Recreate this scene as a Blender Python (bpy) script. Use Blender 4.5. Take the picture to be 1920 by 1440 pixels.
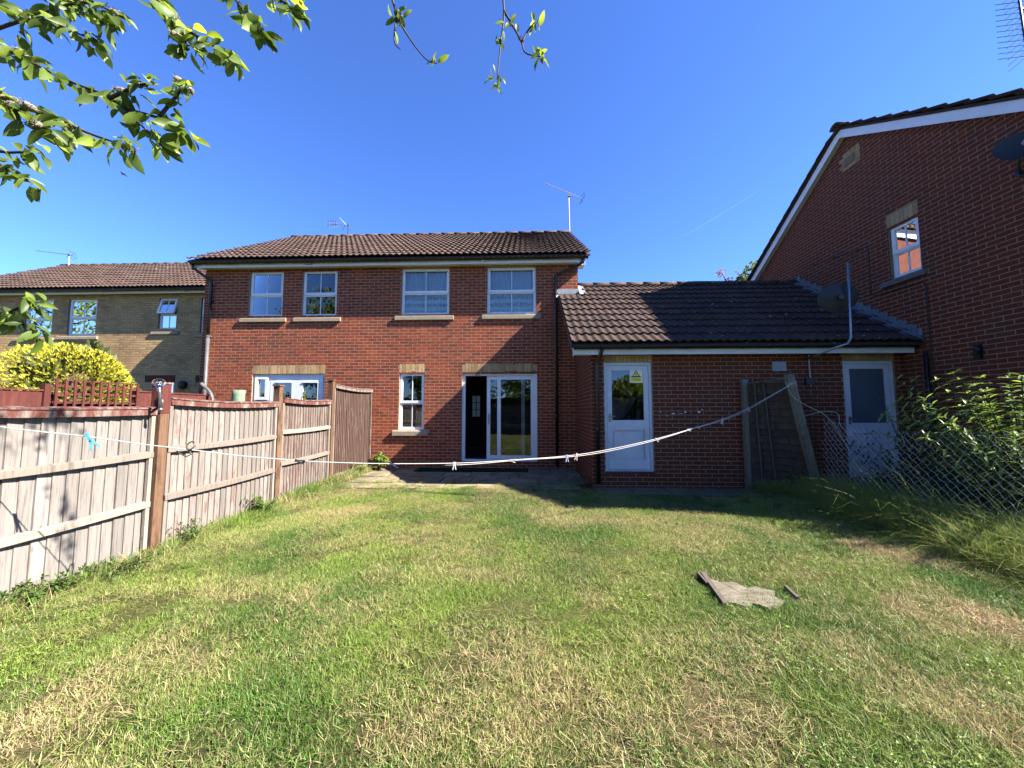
import bpy, math, random
import numpy as np
from mathutils import Vector, Matrix

for o in list(bpy.data.objects):
    bpy.data.objects.remove(o)
scene = bpy.context.scene
COL = scene.collection
rng = random.Random(7)
nrg = np.random.default_rng(7)
R = math.radians

# ------------------------------------------------------------------ camera, sky, sun, exposure
CAM_H = 1.42
cam_d = bpy.data.cameras.new("camera")
cam_d.sensor_width = 36.0
cam_d.lens = 36.0 * 693.0 / 1920.0
cam_d.clip_start = 0.05
cam_d.clip_end = 20000
cam = bpy.data.objects.new("camera", cam_d)
cam.location = (0, 0, CAM_H)
cam.rotation_euler = (R(90 + 4.2), 0, R(2.2))
COL.objects.link(cam)
scene.camera = cam

SUN = Vector((4.25, -1.0, 3.6)).normalized()
world = bpy.data.worlds.new("World")
scene.world = world
world.use_nodes = True
wn = world.node_tree
wn.nodes.clear()
sky = wn.nodes.new("ShaderNodeTexSky")
sky.sky_type = 'NISHITA'
sky.sun_disc = False
sky.sun_elevation = math.asin(SUN.z)
sky.sun_rotation = math.atan2(SUN.x, SUN.y)
sky.altitude = 50
sky.air_density = 0.75
sky.dust_density = 0.0
sky.ozone_density = 10.0
bg = wn.nodes.new("ShaderNodeBackground")
bg.inputs["Strength"].default_value = 0.086
wo = wn.nodes.new("ShaderNodeOutputWorld")
hs = wn.nodes.new("ShaderNodeHueSaturation")        # the phone's vivid rendering of a clear sky, over the whole dome
hs.inputs["Saturation"].default_value = 1.05
hs.inputs["Hue"].default_value = .509
wn.links.new(sky.outputs[0], hs.inputs["Color"])
wn.links.new(hs.outputs[0], bg.inputs[0])
wn.links.new(bg.outputs[0], wo.inputs[0])

sun_d = bpy.data.lights.new("sun", 'SUN')
sun_d.energy = 5.0
sun_d.angle = R(0.53)
sun_d.color = (1.0, 0.94, 0.85)
sun_o = bpy.data.objects.new("sun", sun_d)
sun_o.rotation_euler = (-SUN).to_track_quat('-Z', 'Y').to_euler()
sun_o.location = SUN * 60
COL.objects.link(sun_o)

vs = scene.view_settings
vs.view_transform = 'Standard'
vs.look = 'None'
vs.gamma = 1.0
vs.exposure = 2.3
vs.use_curve_mapping = False
scene.cycles.adaptive_threshold = .02
scene.cycles.max_bounces = 6
scene.cycles.diffuse_bounces = 3
scene.cycles.glossy_bounces = 3
scene.cycles.transmission_bounces = 4
scene.cycles.transparent_max_bounces = 10

# ------------------------------------------------------------------ helpers: meshes
class MB:
    """collects faces of one mesh; every face carries a colour for the 'col' attribute"""
    def __init__(s):
        s.v, s.f, s.c = [], [], []
    def face(s, pts, c=(1, 1, 1)):
        i = len(s.v)
        s.v.extend([tuple(p) for p in pts])
        s.f.append(tuple(range(i, i + len(pts))))
        s.c.append(c)
    def mesh(s, pts, faces, c=(1, 1, 1)):
        i = len(s.v)
        s.v.extend([tuple(p) for p in pts])
        for f in faces:
            s.f.append(tuple(i + k for k in f))
            s.c.append(c)
    def box(s, a, b, c=(1, 1, 1)):
        x0, y0, z0 = [min(a[i], b[i]) for i in range(3)]
        x1, y1, z1 = [max(a[i], b[i]) for i in range(3)]
        P = [(x0,y0,z0),(x1,y0,z0),(x1,y1,z0),(x0,y1,z0),(x0,y0,z1),(x1,y0,z1),(x1,y1,z1),(x0,y1,z1)]
        s.mesh(P, [(0,3,2,1),(4,5,6,7),(0,1,5,4),(1,2,6,5),(2,3,7,6),(3,0,4,7)], c)
    def obox(s, o, ax, ay, az, c=(1, 1, 1)):
        """box from corner o with edge vectors ax, ay, az"""
        o, ax, ay, az = map(Vector, (o, ax, ay, az))
        P = [o, o+ax, o+ax+ay, o+ay, o+az, o+ax+az, o+ax+ay+az, o+ay+az]
        s.mesh(P, [(0,3,2,1),(4,5,6,7),(0,1,5,4),(1,2,6,5),(2,3,7,6),(3,0,4,7)], c)
    def tube(s, pts, rad, n=6, c=(1, 1, 1), cap=True):
        pts = [Vector(p) for p in pts]
        if not hasattr(rad, '__len__'):
            rad = [rad] * len(pts)
        i0 = len(s.v)
        prev = None
        for k, p in enumerate(pts):
            if k == 0: t = pts[1] - p
            elif k == len(pts) - 1: t = p - pts[k-1]
            else: t = (pts[k+1] - pts[k-1])
            if t.length < 1e-9: t = Vector((0, 0, 1))
            t.normalize()
            if prev is None:
                a = Vector((0, 0, 1)) if abs(t.z) < .9 else Vector((1, 0, 0))
            else:
                a = prev
            u = (a - t * a.dot(t))
            if u.length < 1e-6: u = t.orthogonal()
            u.normalize()
            prev = u
            w = t.cross(u)
            for q in range(n):
                an = 2 * math.pi * q / n
                s.v.append(tuple(p + (u * math.cos(an) + w * math.sin(an)) * rad[k]))
        for k in range(len(pts) - 1):
            for q in range(n):
                a, b = i0 + k*n + q, i0 + k*n + (q+1) % n
                s.f.append((a, b, b + n, a + n)); s.c.append(c)
        if cap:
            s.f.append(tuple(i0 + q for q in reversed(range(n)))); s.c.append(c)
            e = i0 + (len(pts)-1)*n
            s.f.append(tuple(e + q for q in range(n))); s.c.append(c)
    def sphere(s, ctr, r, nu=14, nv=9, c=(1, 1, 1), sc=(1, 1, 1)):
        i0 = len(s.v)
        for j in range(nv + 1):
            th = math.pi * j / nv
            for i in range(nu):
                ph = 2 * math.pi * i / nu
                s.v.append((ctr[0] + r*sc[0]*math.sin(th)*math.cos(ph), ctr[1] + r*sc[1]*math.sin(th)*math.sin(ph), ctr[2] + r*sc[2]*math.cos(th)))
        for j in range(nv):
            for i in range(nu):
                a, b = i0 + j*nu + i, i0 + j*nu + (i+1) % nu
                s.f.append((a, a + nu, b + nu, b)); s.c.append(c)
    def data(s, name, mat, smooth=False):
        me = bpy.data.meshes.new(name)
        me.from_pydata(s.v, [], s.f)
        at = me.attributes.new("col", 'FLOAT_COLOR', 'FACE')
        arr = np.ones((len(s.f), 4), np.float32)
        arr[:, :3] = np.array(s.c, np.float32).reshape(-1, 3)
        at.data.foreach_set("color", arr.ravel())
        for m in (mat if isinstance(mat, (list, tuple)) else [mat]):
            me.materials.append(m)
        if smooth:
            me.polygons.foreach_set("use_smooth", [True] * len(me.polygons))
        me.update()
        return me

def link(o, parent=None):
    COL.objects.link(o)
    if parent is not None:
        o.parent = parent
    return o

def tag(o, label=None, cat=None, group=None, kind=None):
    if label: o["label"] = label
    if cat: o["category"] = cat
    if group: o["group"] = group
    if kind: o["kind"] = kind
    return o

def thing(name, label, cat, loc, group=None):
    o = bpy.data.objects.new(name, None)
    o.empty_display_size = 0.1
    o.location = loc
    link(o)
    return tag(o, label, cat, group)

def part(name, mb, mat, parent, smooth=False, label=None, kind=None):
    """mesh given in world coordinates, hung under a thing (an Empty) or a part"""
    o = bpy.data.objects.new(name, mb.data(name, mat, smooth))
    link(o, parent)
    if parent is not None and parent.type == 'EMPTY':
        o.location = -Vector(parent.location)
    if label: o["label"] = label
    if kind: o["kind"] = kind
    return o

def solo(name, mb, mat, label, cat, group=None, smooth=False, kind=None):
    o = bpy.data.objects.new(name, mb.data(name, mat, smooth))
    link(o)
    return tag(o, label, cat, group, kind)

# ------------------------------------------------------------------ helpers: materials
def new_mat(name):
    m = bpy.data.materials.new(name)
    m.use_nodes = True
    nt = m.node_tree
    nt.nodes.clear()
    out = nt.nodes.new("ShaderNodeOutputMaterial")
    return m, nt, out

def N(nt, t, **kw):
    n = nt.nodes.new(t)
    for k, v in kw.items():
        setattr(n, k, v)
    return n

def noise(nt, vec, scale, detail=4, rough=.55):
    n = N(nt, "ShaderNodeTexNoise")
    n.inputs["Scale"].default_value = scale
    n.inputs["Detail"].default_value = detail
    n.inputs["Roughness"].default_value = rough
    if vec is not None: nt.links.new(vec, n.inputs["Vector"])
    return n.outputs["Fac"]

def ramp(nt, fac, stops):
    n = N(nt, "ShaderNodeValToRGB")
    e = n.color_ramp.elements
    while len(e) < len(stops): e.new(0.5)
    for el, (p, c) in zip(e, stops):
        el.position = p
        el.color = (*c, 1) if hasattr(c, '__len__') else (c, c, c, 1)
    nt.links.new(fac, n.inputs[0])
    return n.outputs["Color"]

def mixc(nt, fac, a, b, mode='MIX'):
    n = N(nt, "ShaderNodeMix", data_type='RGBA', blend_type=mode)
    for sock, v in ((n.inputs[0], fac), (n.inputs[6], a), (n.inputs[7], b)):
        if isinstance(v, (int, float)): sock.default_value = v
        elif isinstance(v, (tuple, list)): sock.default_value = (*v, 1)
        else: nt.links.new(v, sock)
    return n.outputs[2]

def math_(nt, op, a, b=0.0):
    n = N(nt, "ShaderNodeMath", operation=op)
    for sock, v in zip(n.inputs, (a, b)):
        if isinstance(v, (int, float)): sock.default_value = v
        else: nt.links.new(v, sock)
    return n.outputs[0]

def coords(nt, kind='Object', stretch=(1, 1, 1)):
    if kind == 'World':
        s = N(nt, "ShaderNodeNewGeometry").outputs["Position"]
    else:
        s = N(nt, "ShaderNodeTexCoord").outputs[kind]
    if stretch != (1, 1, 1):
        mp = N(nt, "ShaderNodeMapping")
        mp.inputs["Scale"].default_value = stretch
        nt.links.new(s, mp.inputs[0])
        s = mp.outputs[0]
    return s

ALB = .50                            # one reflectance scale for the whole set of materials, chosen with the exposure
def finish(nt, out, base, rough=.8, spec=.3, metal=0.0, bump=None, bump_d=.01, translucent=0.0, tcol=None, k=None):
    k = ALB if k is None else k
    def scaled(c):
        if isinstance(c, (tuple, list)): return tuple(x * k for x in c)
        return mixc(nt, 1.0, c, (k, k, k), 'MULTIPLY')
    base = scaled(base)
    if tcol is not None: tcol = scaled(tcol)
    p = N(nt, "ShaderNodeBsdfPrincipled")
    if isinstance(base, (tuple, list)): p.inputs["Base Color"].default_value = (*base, 1)
    else: nt.links.new(base, p.inputs["Base Color"])
    if isinstance(rough, (int, float)): p.inputs["Roughness"].default_value = rough
    else: nt.links.new(rough, p.inputs["Roughness"])
    p.inputs["Specular IOR Level"].default_value = spec
    p.inputs["Metallic"].default_value = metal
    if bump is not None:
        b = N(nt, "ShaderNodeBump")
        b.inputs["Strength"].default_value = 1.0
        b.inputs["Distance"].default_value = bump_d
        nt.links.new(bump, b.inputs["Height"])
        nt.links.new(b.outputs[0], p.inputs["Normal"])
    res = p.outputs[0]
    if translucent:
        t = N(nt, "ShaderNodeBsdfTranslucent")
        c = tcol if tcol is not None else base
        if isinstance(c, (tuple, list)): t.inputs[0].default_value = (*c, 1)
        else: nt.links.new(c, t.inputs[0])
        mx = N(nt, "ShaderNodeMixShader")
        mx.inputs[0].default_value = translucent
        nt.links.new(res, mx.inputs[1]); nt.links.new(t.outputs[0], mx.inputs[2])
        res = mx.outputs[0]
    nt.links.new(res, out.inputs[0])

def M(name, c1, c2=None, scale=6, rough=.75, spec=.3, metal=0., bump=0., bscale=None, stretch=(1, 1, 1), lo=.35, hi=.65, detail=5, coord='Object', spots=None, trans=0., k=None):
    m, nt, out = new_mat(name)
    v = coords(nt, coord, stretch)
    f = noise(nt, v, scale, detail)
    base = ramp(nt, f, [(lo, c1), (hi, c2 or tuple(x * .85 for x in c1))])
    if spots:
        sc, th, colr = spots
        f2 = noise(nt, v, sc, 3)
        base = mixc(nt, ramp(nt, f2, [(th, 0.0), (th + .05, 1.0)]), base, colr)
    b = noise(nt, v, bscale or scale * 5, 4) if bump else None
    finish(nt, out, base, rough, spec, metal, b, bump, translucent=trans, k=k)
    return m

def attr_mat(name, scale=30, vary=.25, rough=.85, bump=.002, spec=.25, trans=0., spots=None, stain=None, k=None):
    """colour from the mesh's own 'col' attribute, broken up by noise"""
    m, nt, out = new_mat(name)
    a = N(nt, "ShaderNodeAttribute", attribute_name="col")
    v = coords(nt, 'World')
    f = noise(nt, v, scale, 5, .65)
    kk = ramp(nt, f, [(.25, 1 - vary), (.75, 1 + vary)])
    base = mixc(nt, 1.0, a.outputs["Color"], kk, 'MULTIPLY')
    if stain:
        sc, th, colr, amt = stain
        base = mixc(nt, ramp(nt, noise(nt, v, sc, 5), [(th, 0.0), (th + .25, amt)]), base, colr)
    if spots:
        sc, th, colr = spots
        base = mixc(nt, ramp(nt, noise(nt, v, sc, 2), [(th, 0.0), (th + .03, 1.0)]), base, colr)
    finish(nt, out, base, rough, spec, 0, f if bump else None, bump, translucent=trans, k=k)
    return m

def glass_mat(name, tint=(.90, .93, .93), boost=1.35):
    m, nt, out = new_mat(name)
    fr = N(nt, "ShaderNodeFresnel"); fr.inputs[0].default_value = 1.52
    fac = math_(nt, 'MINIMUM', math_(nt, 'MULTIPLY', fr.outputs[0], boost), 1.0)
    t = N(nt, "ShaderNodeBsdfTransparent"); t.inputs[0].default_value = (*tint, 1)
    g = N(nt, "ShaderNodeBsdfGlossy"); g.inputs["Roughness"].default_value = 0.004
    # old float glass is never quite flat
    bp = N(nt, "ShaderNodeBump"); bp.inputs["Distance"].default_value = .004; bp.inputs["Strength"].default_value = .25
    nt.links.new(noise(nt, coords(nt, 'World'), 2.2, 1), bp.inputs["Height"])
    nt.links.new(bp.outputs[0], g.inputs["Normal"])
    mx = N(nt, "ShaderNodeMixShader")
    nt.links.new(fac, mx.inputs[0]); nt.links.new(t.outputs[0], mx.inputs[1]); nt.links.new(g.outputs[0], mx.inputs[2])
    nt.links.new(mx.outputs[0], out.inputs[0])
    return m

MAT = {}
MAT['brick'] = attr_mat("brick_fired_clay", 26, .3, .9, .0015, k=.55, stain=(.9, .48, (.11, .045, .035), .45))
MAT['mortar'] = M("mortar", (.50, .36, .23), (.40, .29, .19), 9, .95, .1, bump=.001, k=.42)
MAT['mortar_main'] = M("mortar_lit", (.54, .37, .24), (.44, .30, .20), 9, .95, .1, bump=.001, k=.58)  # same mortar painted paler, to offset joint shadows on the sunlit wall
MAT['mortar_buff'] = M("mortar_buff", (.36, .30, .22), (.30, .25, .19), 9, .95, .1)
MAT['tile'] = attr_mat("concrete_roof_tile", 16, .28, .92, .003, .15, spots=(9.0, .69, (.42, .40, .36)), stain=(1.1, .48, (.075, .065, .045), .45), k=.40)
MAT['pvc'] = M("white_upvc", (.74, .76, .79), (.67, .69, .72), 3, .35, .45, k=.82)
MAT['white_paint'] = M("white_gloss_paint", (.72, .74, .77), (.60, .62, .66), 2.5, .42, .4, bump=.0006, bscale=40, k=.66)
MAT['dirty_paint'] = M("weathered_white_paint", (.66, .68, .70), (.54, .57, .60), 2.2, .55, .3, bump=.001, bscale=25, k=.82)
MAT['black_pvc'] = M("black_pvc_pipe", (.012, .012, .014), (.022, .021, .02), 6, .35, .45)
MAT['grey_pvc'] = M("grey_pvc_pipe", (.17, .17, .17), (.12, .12, .12), 6, .5, .4)
MAT['lead'] = M("lead_flashing", (.17, .20, .25), (.25, .28, .33), 5, .5, .4, bump=.003, bscale=12)
MAT['lead_bright'] = M("weathered_lead", (.52, .54, .56), (.42, .44, .46), 5, .5, .4, bump=.003, bscale=12)
MAT['sandstone'] = M("cast_stone_sill", (.52, .43, .30), (.42, .35, .25), 8, .9, .2, bump=.002)
MAT['stone_grey'] = M("grey_stone_sill", (.24, .22, .20), (.18, .17, .16), 8, .9, .2, bump=.002)
MAT['glass'] = glass_mat("window_glass")
MAT['glass_dark'] = glass_mat("door_glass", (.72, .76, .76), 1.7)
MAT['grey_film'] = M("grey_blue_film_glass", (.10, .13, .17), (.13, .16, .20), 1.2, .35, .4)
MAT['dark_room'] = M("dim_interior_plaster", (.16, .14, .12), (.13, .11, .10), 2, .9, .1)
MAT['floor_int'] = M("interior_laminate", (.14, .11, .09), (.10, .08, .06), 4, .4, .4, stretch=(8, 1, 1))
MAT['dark_door'] = M("dark_interior_door", (.05, .035, .025), (.035, .025, .02), 4, .5, .3)
MAT['obscure'] = M("obscure_pane", (.75, .74, .72), (.7, .68, .66), 20, .4, .4, trans=.8)
MAT['steel'] = M("galvanised_steel", (.55, .56, .57), (.42, .43, .45), 20, .38, .5, metal=.85)
MAT['alu'] = M("weathered_aluminium", (.62, .63, .65), (.5, .51, .53), 14, .4, .5, metal=.7)
MAT['dark_metal'] = M("dark_painted_metal", (.03, .033, .038), (.045, .05, .055), 14, .5, .4)
MAT['dish'] = M("satellite_dish_grey", (.03, .036, .046), (.04, .046, .056), 6, .5, .3, bump=.0008, bscale=300)
MAT['black_plastic'] = M("black_plastic", (.012, .012, .013), (.02, .02, .02), 10, .45, .4)
MAT['vent_white'] = M("vent_white", (.62, .64, .65), (.52, .54, .55), 10, .5, .3)
MAT['galv'] = M("dull_galvanised_wire", (.60, .61, .62), (.48, .49, .50), 30, .45, .5, k=.9)
MAT['rope'] = M("pvc_coated_line", (.78, .76, .70), (.66, .64, .58), 60, .5, .3)

# ------------------------------------------------------------------ ground height
def S(t):
    t = min(1.0, max(0.0, t))
    return t * t * (3 - 2 * t)

def gz(x, y):
    rise = S((y - 4.2) / 3.4) * (.10 * S((-3.35 - x) / .4) + .05 * S((x - .6) / .9))
    und = .018 * math.sin(1.7 * x + .5) * math.sin(1.25 * y + .3) + .007 * math.sin(3.1 * x + 1.3 * y)
    und *= S((7.0 - y) / 1.2) * S((6.5 - abs(x)) / 1.5) * S((y + 5) / 2)
    return rise + und

# ---- shared lawn condition, a function of the place on the ground
from mathutils import noise as mnoise
def dryf(x, y):
    v = .462 + .20 * mnoise.fractal(Vector((x*1.25, y*1.25, 3.1)), 1.0, 2.0, 3) + .17 * mnoise.fractal(Vector((x*3.6, y*3.6, 7.7)), 1.0, 2.0, 3)
    for (cx, cy, r0, a0) in DRY:
        d = math.hypot(x - cx, y - cy) / r0
        if d < 1: v += a0 * (1 - d)
    return v
def lushf(x, y):
    return min(1, max(0, .5 + .75 * mnoise.fractal(Vector((x*1.2 + 13.7, y*1.2 + 4.1, .5)), 1.0, 2.0, 3)))
def lawn_colour(nt, blade):
    ty = 'INSTANCER' if blade else 'GEOMETRY'
    s = N(nt, "ShaderNodeAttribute", attribute_name="dry", attribute_type=ty).outputs["Fac"]
    lu = N(nt, "ShaderNodeAttribute", attribute_name="lush", attribute_type=ty).outputs["Fac"]
    if blade:
        a = N(nt, "ShaderNodeAttribute", attribute_name="rnd")
        s = math_(nt, 'ADD', s, math_(nt, 'MULTIPLY', math_(nt, 'SUBTRACT', a.outputs["Fac"], .5), .42))
    lush = ramp(nt, lu, [(.2, (.152, .212, .034)), (.8, (.062, .128, .018))])
    col = mixc(nt, ramp(nt, s, [(.48, 0.0), (.72, 1.0)]), lush, (.34, .270, .135))
    col = mixc(nt, ramp(nt, s, [(.70, 0.0), (.95, .8)]), col, (.37, .255, .140))
    if blade:
        v = N(nt, "ShaderNodeAttribute", attribute_name="val")
        col = mixc(nt, 1.0, col, ramp(nt, v.outputs["Fac"], [(0.0, .45), (1.0, 1.45)]), 'MULTIPLY')
    return col

DRY = [(.02, 2.0, .50, .24), (-.45, 1.75, .3, .18), (1.75, 2.35, .42, .24), (2.1, 1.95, .40, .26), (-1.75, 2.15, .30, .22),
       (-2.35, 1.75, .45, .15), (1.75, 4.6, .8, .2), (.5, 4.9, .5, .2), (-2.5, 5.2, .5, .2), (-3.0, 4.0, .5, .18),
       (3.6, 3.9, .6, .25), (3.0, 2.7, .45, .3), (.45, 3.0, .4, .2), (-.35, 3.3, .35, .2), (-2.9, 6.6, .9, .22), (-.6, 6.5, .8, .16),
       (3.0, 2.0, .4, .2), (-1.05, 2.75, .3, .2), (.9, 1.7, .35, .12)]

m, nt, out = new_mat("lawn_thatch")
c = lawn_colour(nt, False)
c = mixc(nt, .55, c, (.17, .14, .06))
pv = coords(nt, 'World')
b = noise(nt, pv, 130, 6, .8)
c = mixc(nt, 1.0, c, ramp(nt, b, [(.35, .35), (.65, 1.35)]), 'MULTIPLY')
finish(nt, out, c, .95, .1, 0, b, .02, k=.55)
MAT['thatch'] = m
m, nt, out = new_mat("grass_blade")
c = lawn_colour(nt, True)
finish(nt, out, c, .5, .3, translucent=.24, k=1.14)
MAT['blade'] = m

# ------------------------------------------------------------------ the ground sheet
def axis(fine0, fine1, step, far):
    a = list(np.arange(fine0, fine1 + 1e-6, step))
    d = step
    lo, hi = [], []
    x = fine0
    while x > -far:
        d *= 1.5; x -= d; lo.append(x)
    x, d = fine1, step
    while x < far:
        d *= 1.5; x += d; hi.append(x)
    return lo[::-1] + a + hi

gx, gy = axis(-9, 8, .16, 900), axis(-5, 13, .16, 900)
V = [(x, y, gz(x, y)) for y in gy for x in gx]
nx = len(gx)
Fc = [(j*nx+i, j*nx+i+1, (j+1)*nx+i+1, (j+1)*nx+i) for j in range(len(gy)-1) for i in range(nx-1)]
mb = MB(); mb.v = V; mb.f = Fc; mb.c = [(1, 1, 1)] * len(Fc)
gme = mb.data("ground", MAT['thatch'], True)
for an, fn in (("dry", dryf), ("lush", lushf)):
    at = gme.attributes.new(an, 'FLOAT', 'POINT')
    at.data.foreach_set("value", np.array([fn(p[0], p[1]) if abs(p[0]) < 12 and abs(p[1]) < 14 else .5 for p in V], np.float32))
ground = bpy.data.objects.new("ground", gme)
link(ground); tag(ground, "patchy mown lawn ground of the back garden", "lawn", kind="structure")

# ------------------------------------------------------------------ brickwork
def cl(c, k): return tuple(min(1, x * k) for x in c)
RED = [(0.400, 0.083, 0.033), (0.350, 0.071, 0.031), (0.430, 0.095, 0.039), (0.310, 0.069, 0.030), (0.270, 0.062, 0.030), (0.350, 0.076, 0.031),
       (0.260, 0.060, 0.030), (0.320, 0.067, 0.028), (0.400, 0.089, 0.035), (0.340, 0.069, 0.026), (0.230, 0.057, 0.031), (0.370, 0.072, 0.025)]
RED_SHADE = [cl(c, k) for c, k in zip(RED, (.50, .54, .46, .60, .62, .56, .64, .58, .50, .54, .68, .52))]  # same brick as the main wall, with the shade put into the colour
BUFF = [(.64, .41, .18), (.60, .38, .17), (.68, .46, .21), (.56, .37, .17), (.52, .33, .15), (.62, .40, .17), (.66, .41, .19), (.48, .31, .16)]
SOLD = [(.62, .43, .20), (.58, .39, .18), (.66, .48, .25), (.54, .35, .16), (.60, .42, .23), (.48, .30, .15)]
MAROON = [(.12, .035, .025), (.15, .04, .03), (.10, .03, .024)]

CAMP = Vector((0, 0, CAM_H))
def camspace(p):
    q = cam.matrix_basis.inverted() @ Vector(p)
    return q
def in_frame(p, m=0.0):
    q = camspace(p)
    if q.z > -.05: return False
    x, y = q.x / -q.z * 693 / 960, q.y / -q.z * 693 / 720
    return abs(x) < 1 - m and abs(y) < 1 - m
cam.matrix_basis  # evaluated from loc/rot

BL, BH, J = .215, .065, .010     # brick length, height, joint

def cells(u0, u1, v0, v1, holes):
    us = sorted({u0, u1, *[h[0] for h in holes], *[h[1] for h in holes]})
    vv = sorted({v0, v1, *[h[2] for h in holes], *[h[3] for h in holes]})
    us = [u for u in us if u0 <= u <= u1]; vv = [v for v in vv if v0 <= v <= v1]
    for a, b in zip(us, us[1:]):
        for c_, d in zip(vv, vv[1:]):
            um, vm = (a + b) / 2, (c_ + d) / 2
            if any(h[0] < um < h[1] and h[2] < vm < h[3] for h in holes): continue
            yield a, b, c_, d

brick_protos = {}
def brick_proto(ci, palname, colr, depth_vec, U, Nn):
    key = (palname, ci, tuple(U))
    if key not in brick_protos:
        b = MB(); brick_faces(b, Vector((0, 0, 0)), U, Nn, BL, BH, .006, colr)
        brick_protos[key] = b.data("brick", MAT['brick'])
    return brick_protos[key]

def brick_faces(b, o, U, Nn, l, h, d, colr):
    """o = lower left corner on the mortar face; five faces, arris slightly eased"""
    Z = Vector((0, 0, 1)); e = .0022
    p = [o - Nn*.002, o + U*l - Nn*.002, o + U*l + Z*h - Nn*.002, o + Z*h - Nn*.002]
    f = d
    q = [o + U*e + Z*e + Nn*f, o + U*(l-e) + Z*e + Nn*f, o + U*(l-e) + Z*(h-e) + Nn*f, o + U*e + Z*(h-e) + Nn*f]
    b.mesh(p + q, [(4,5,6,7),(0,1,5,4),(1,2,6,5),(2,3,7,6),(3,0,4,7)], colr)

def brick_wall(parent, O, U, Nn, width, height, holes, nobrick, pal, palname, top=None, mortar='mortar', keep=300, hidden=None, shift=0., reveal=.10, wall_top=None, name="wall", seed=1, flush=.0016):
    """O lower-left corner (world) of the outer brick face. holes / nobrick in (u0,u1,v0,v1)."""
    O, U, Nn = Vector(O), Vector(U), Vector(Nn); Z = Vector((0, 0, 1))
    rr = random.Random(seed)
    mo = O - Nn * flush                 # mortar face sits back from the brick face
    w = MB()
    P = lambda u, v, n=0.: mo + U*u + Z*v + Nn*n
    if wall_top is None:
        for a, b_, c_, d in cells(0, width, 0, height, holes):
            w.face([P(a, c_), P(b_, c_), P(b_, d), P(a, d)])
    else:
        w.face([P(u, v) for u, v in wall_top])
        # holes in a gable are dealt with by cells below the eaves
    for (a, b_, c_, d) in holes:
        w.face([P(a, c_), P(a, d), P(a, d, -reveal), P(a, c_, -reveal)])
        w.face([P(b_, c_), P(b_, c_, -reveal), P(b_, d, -reveal), P(b_, d)])
        w.face([P(a, d), P(b_, d), P(b_, d, -reveal), P(a, d, -reveal)])
        w.face([P(a, c_), P(a, c_, -reveal), P(b_, c_, -reveal), P(b_, c_)])
    wall = part(name, w, MAT[mortar], parent)
    full, rest = [], MB()
    allholes = list(holes) + list(nobrick)
    nrow = int(height / (BH + J)) + 1
    # colour drifts in clumps, as bricks come off the pallet
    for r in range(nrow):
        v = r * (BH + J) + J / 2
        if v + BH > height + .01: break
        segs = [(0.0, width)]
        for h in allholes:
            if h[2] < v + BH * .5 < h[3]:
                ns = []
                for a, b_ in segs:
                    if h[1] <= a or h[0] >= b_: ns.append((a, b_)); continue
                    if h[0] > a: ns.append((a, h[0]))
                    if h[1] < b_: ns.append((h[1], b_))
                segs = ns
        off = shift + (r % 2) * (BL + J) / 2
        for a, b_ in segs:
            k0 = int(math.floor((a - off) / (BL + J))) - 1
            for k in range(k0, k0 + int((b_ - a) / (BL + J)) + 4):
                u = off + k * (BL + J) + J / 2
                l0, l1 = max(u, a + (.002 if a > 0 else 0)), min(u + BL, b_ - (.002 if b_ < width else 0))
                if l1 - l0 < .02: continue
                if top is not None and v + BH * .6 > top((l0 + l1) / 2): continue
                wob = .5 * math.sin(u * 1.3 + v * 2.1) + .5 * math.sin(u * .6 - v * 1.7 + 2)
                ci = int(rr.random() * len(pal))
                if rr.random() < .35: ci = int((wob * .5 + .5) * (len(pal) - 1))
                o = mo + U * l0 + Z * (v + rr.uniform(-.0008, .0008))
                if abs(l1 - l0 - BL) < 1e-5:
                    full.append((o, ci, rr.uniform(0, .0012)))
                else:
                    brick_faces(rest, o, U, Nn, l1 - l0, BH, flush + rr.uniform(0, .001), cl(pal[ci], rr.uniform(.9, 1.1)))
    vis = [(((o + U*.1) - CAMP).length, i) for i, (o, ci, q) in enumerate(full) if in_frame(o + U*.1, .01) and not (hidden and hidden(o))]
    vis.sort()
    chosen = {i for _, i in vis[:keep]}
    for i, (o, ci, q) in enumerate(full):
        if i in chosen:
            ob = bpy.data.objects.new("brick", brick_proto(ci, palname, pal[ci], None, U, Nn))
            ob.location = o - Nn * (.006 - flush - q)
            link(ob, wall)
        else:
            brick_faces(rest, o, U, Nn, BL, BH, flush + q, cl(pal[ci], rr.uniform(.92, 1.08)))
    part("brickwork", rest, MAT['brick'], wall, kind="stuff")
    return wall

def lintel(parent, O, U, Nn, u0, u1, v0, h=.215, pal=SOLD, flush=.0016, seed=3):
    """soldier course: upright bricks over an opening"""
    O, U, Nn = Vector(O), Vector(U), Vector(Nn); Z = Vector((0, 0, 1))
    rr = random.Random(seed)
    b = MB()
    n = max(2, round((u1 - u0) / .0755)); w = (u1 - u0) / n
    for k in range(n):
        o = O - Nn*flush + U*(u0 + k*w + .004) + Z*v0
        brick_faces(b, o, U, Nn, w - .008, h, flush + rr.uniform(.0005, .003), cl(rr.choice(pal), rr.uniform(.85, 1.1)))
    return part("lintel", b, MAT['brick'], parent)

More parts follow.
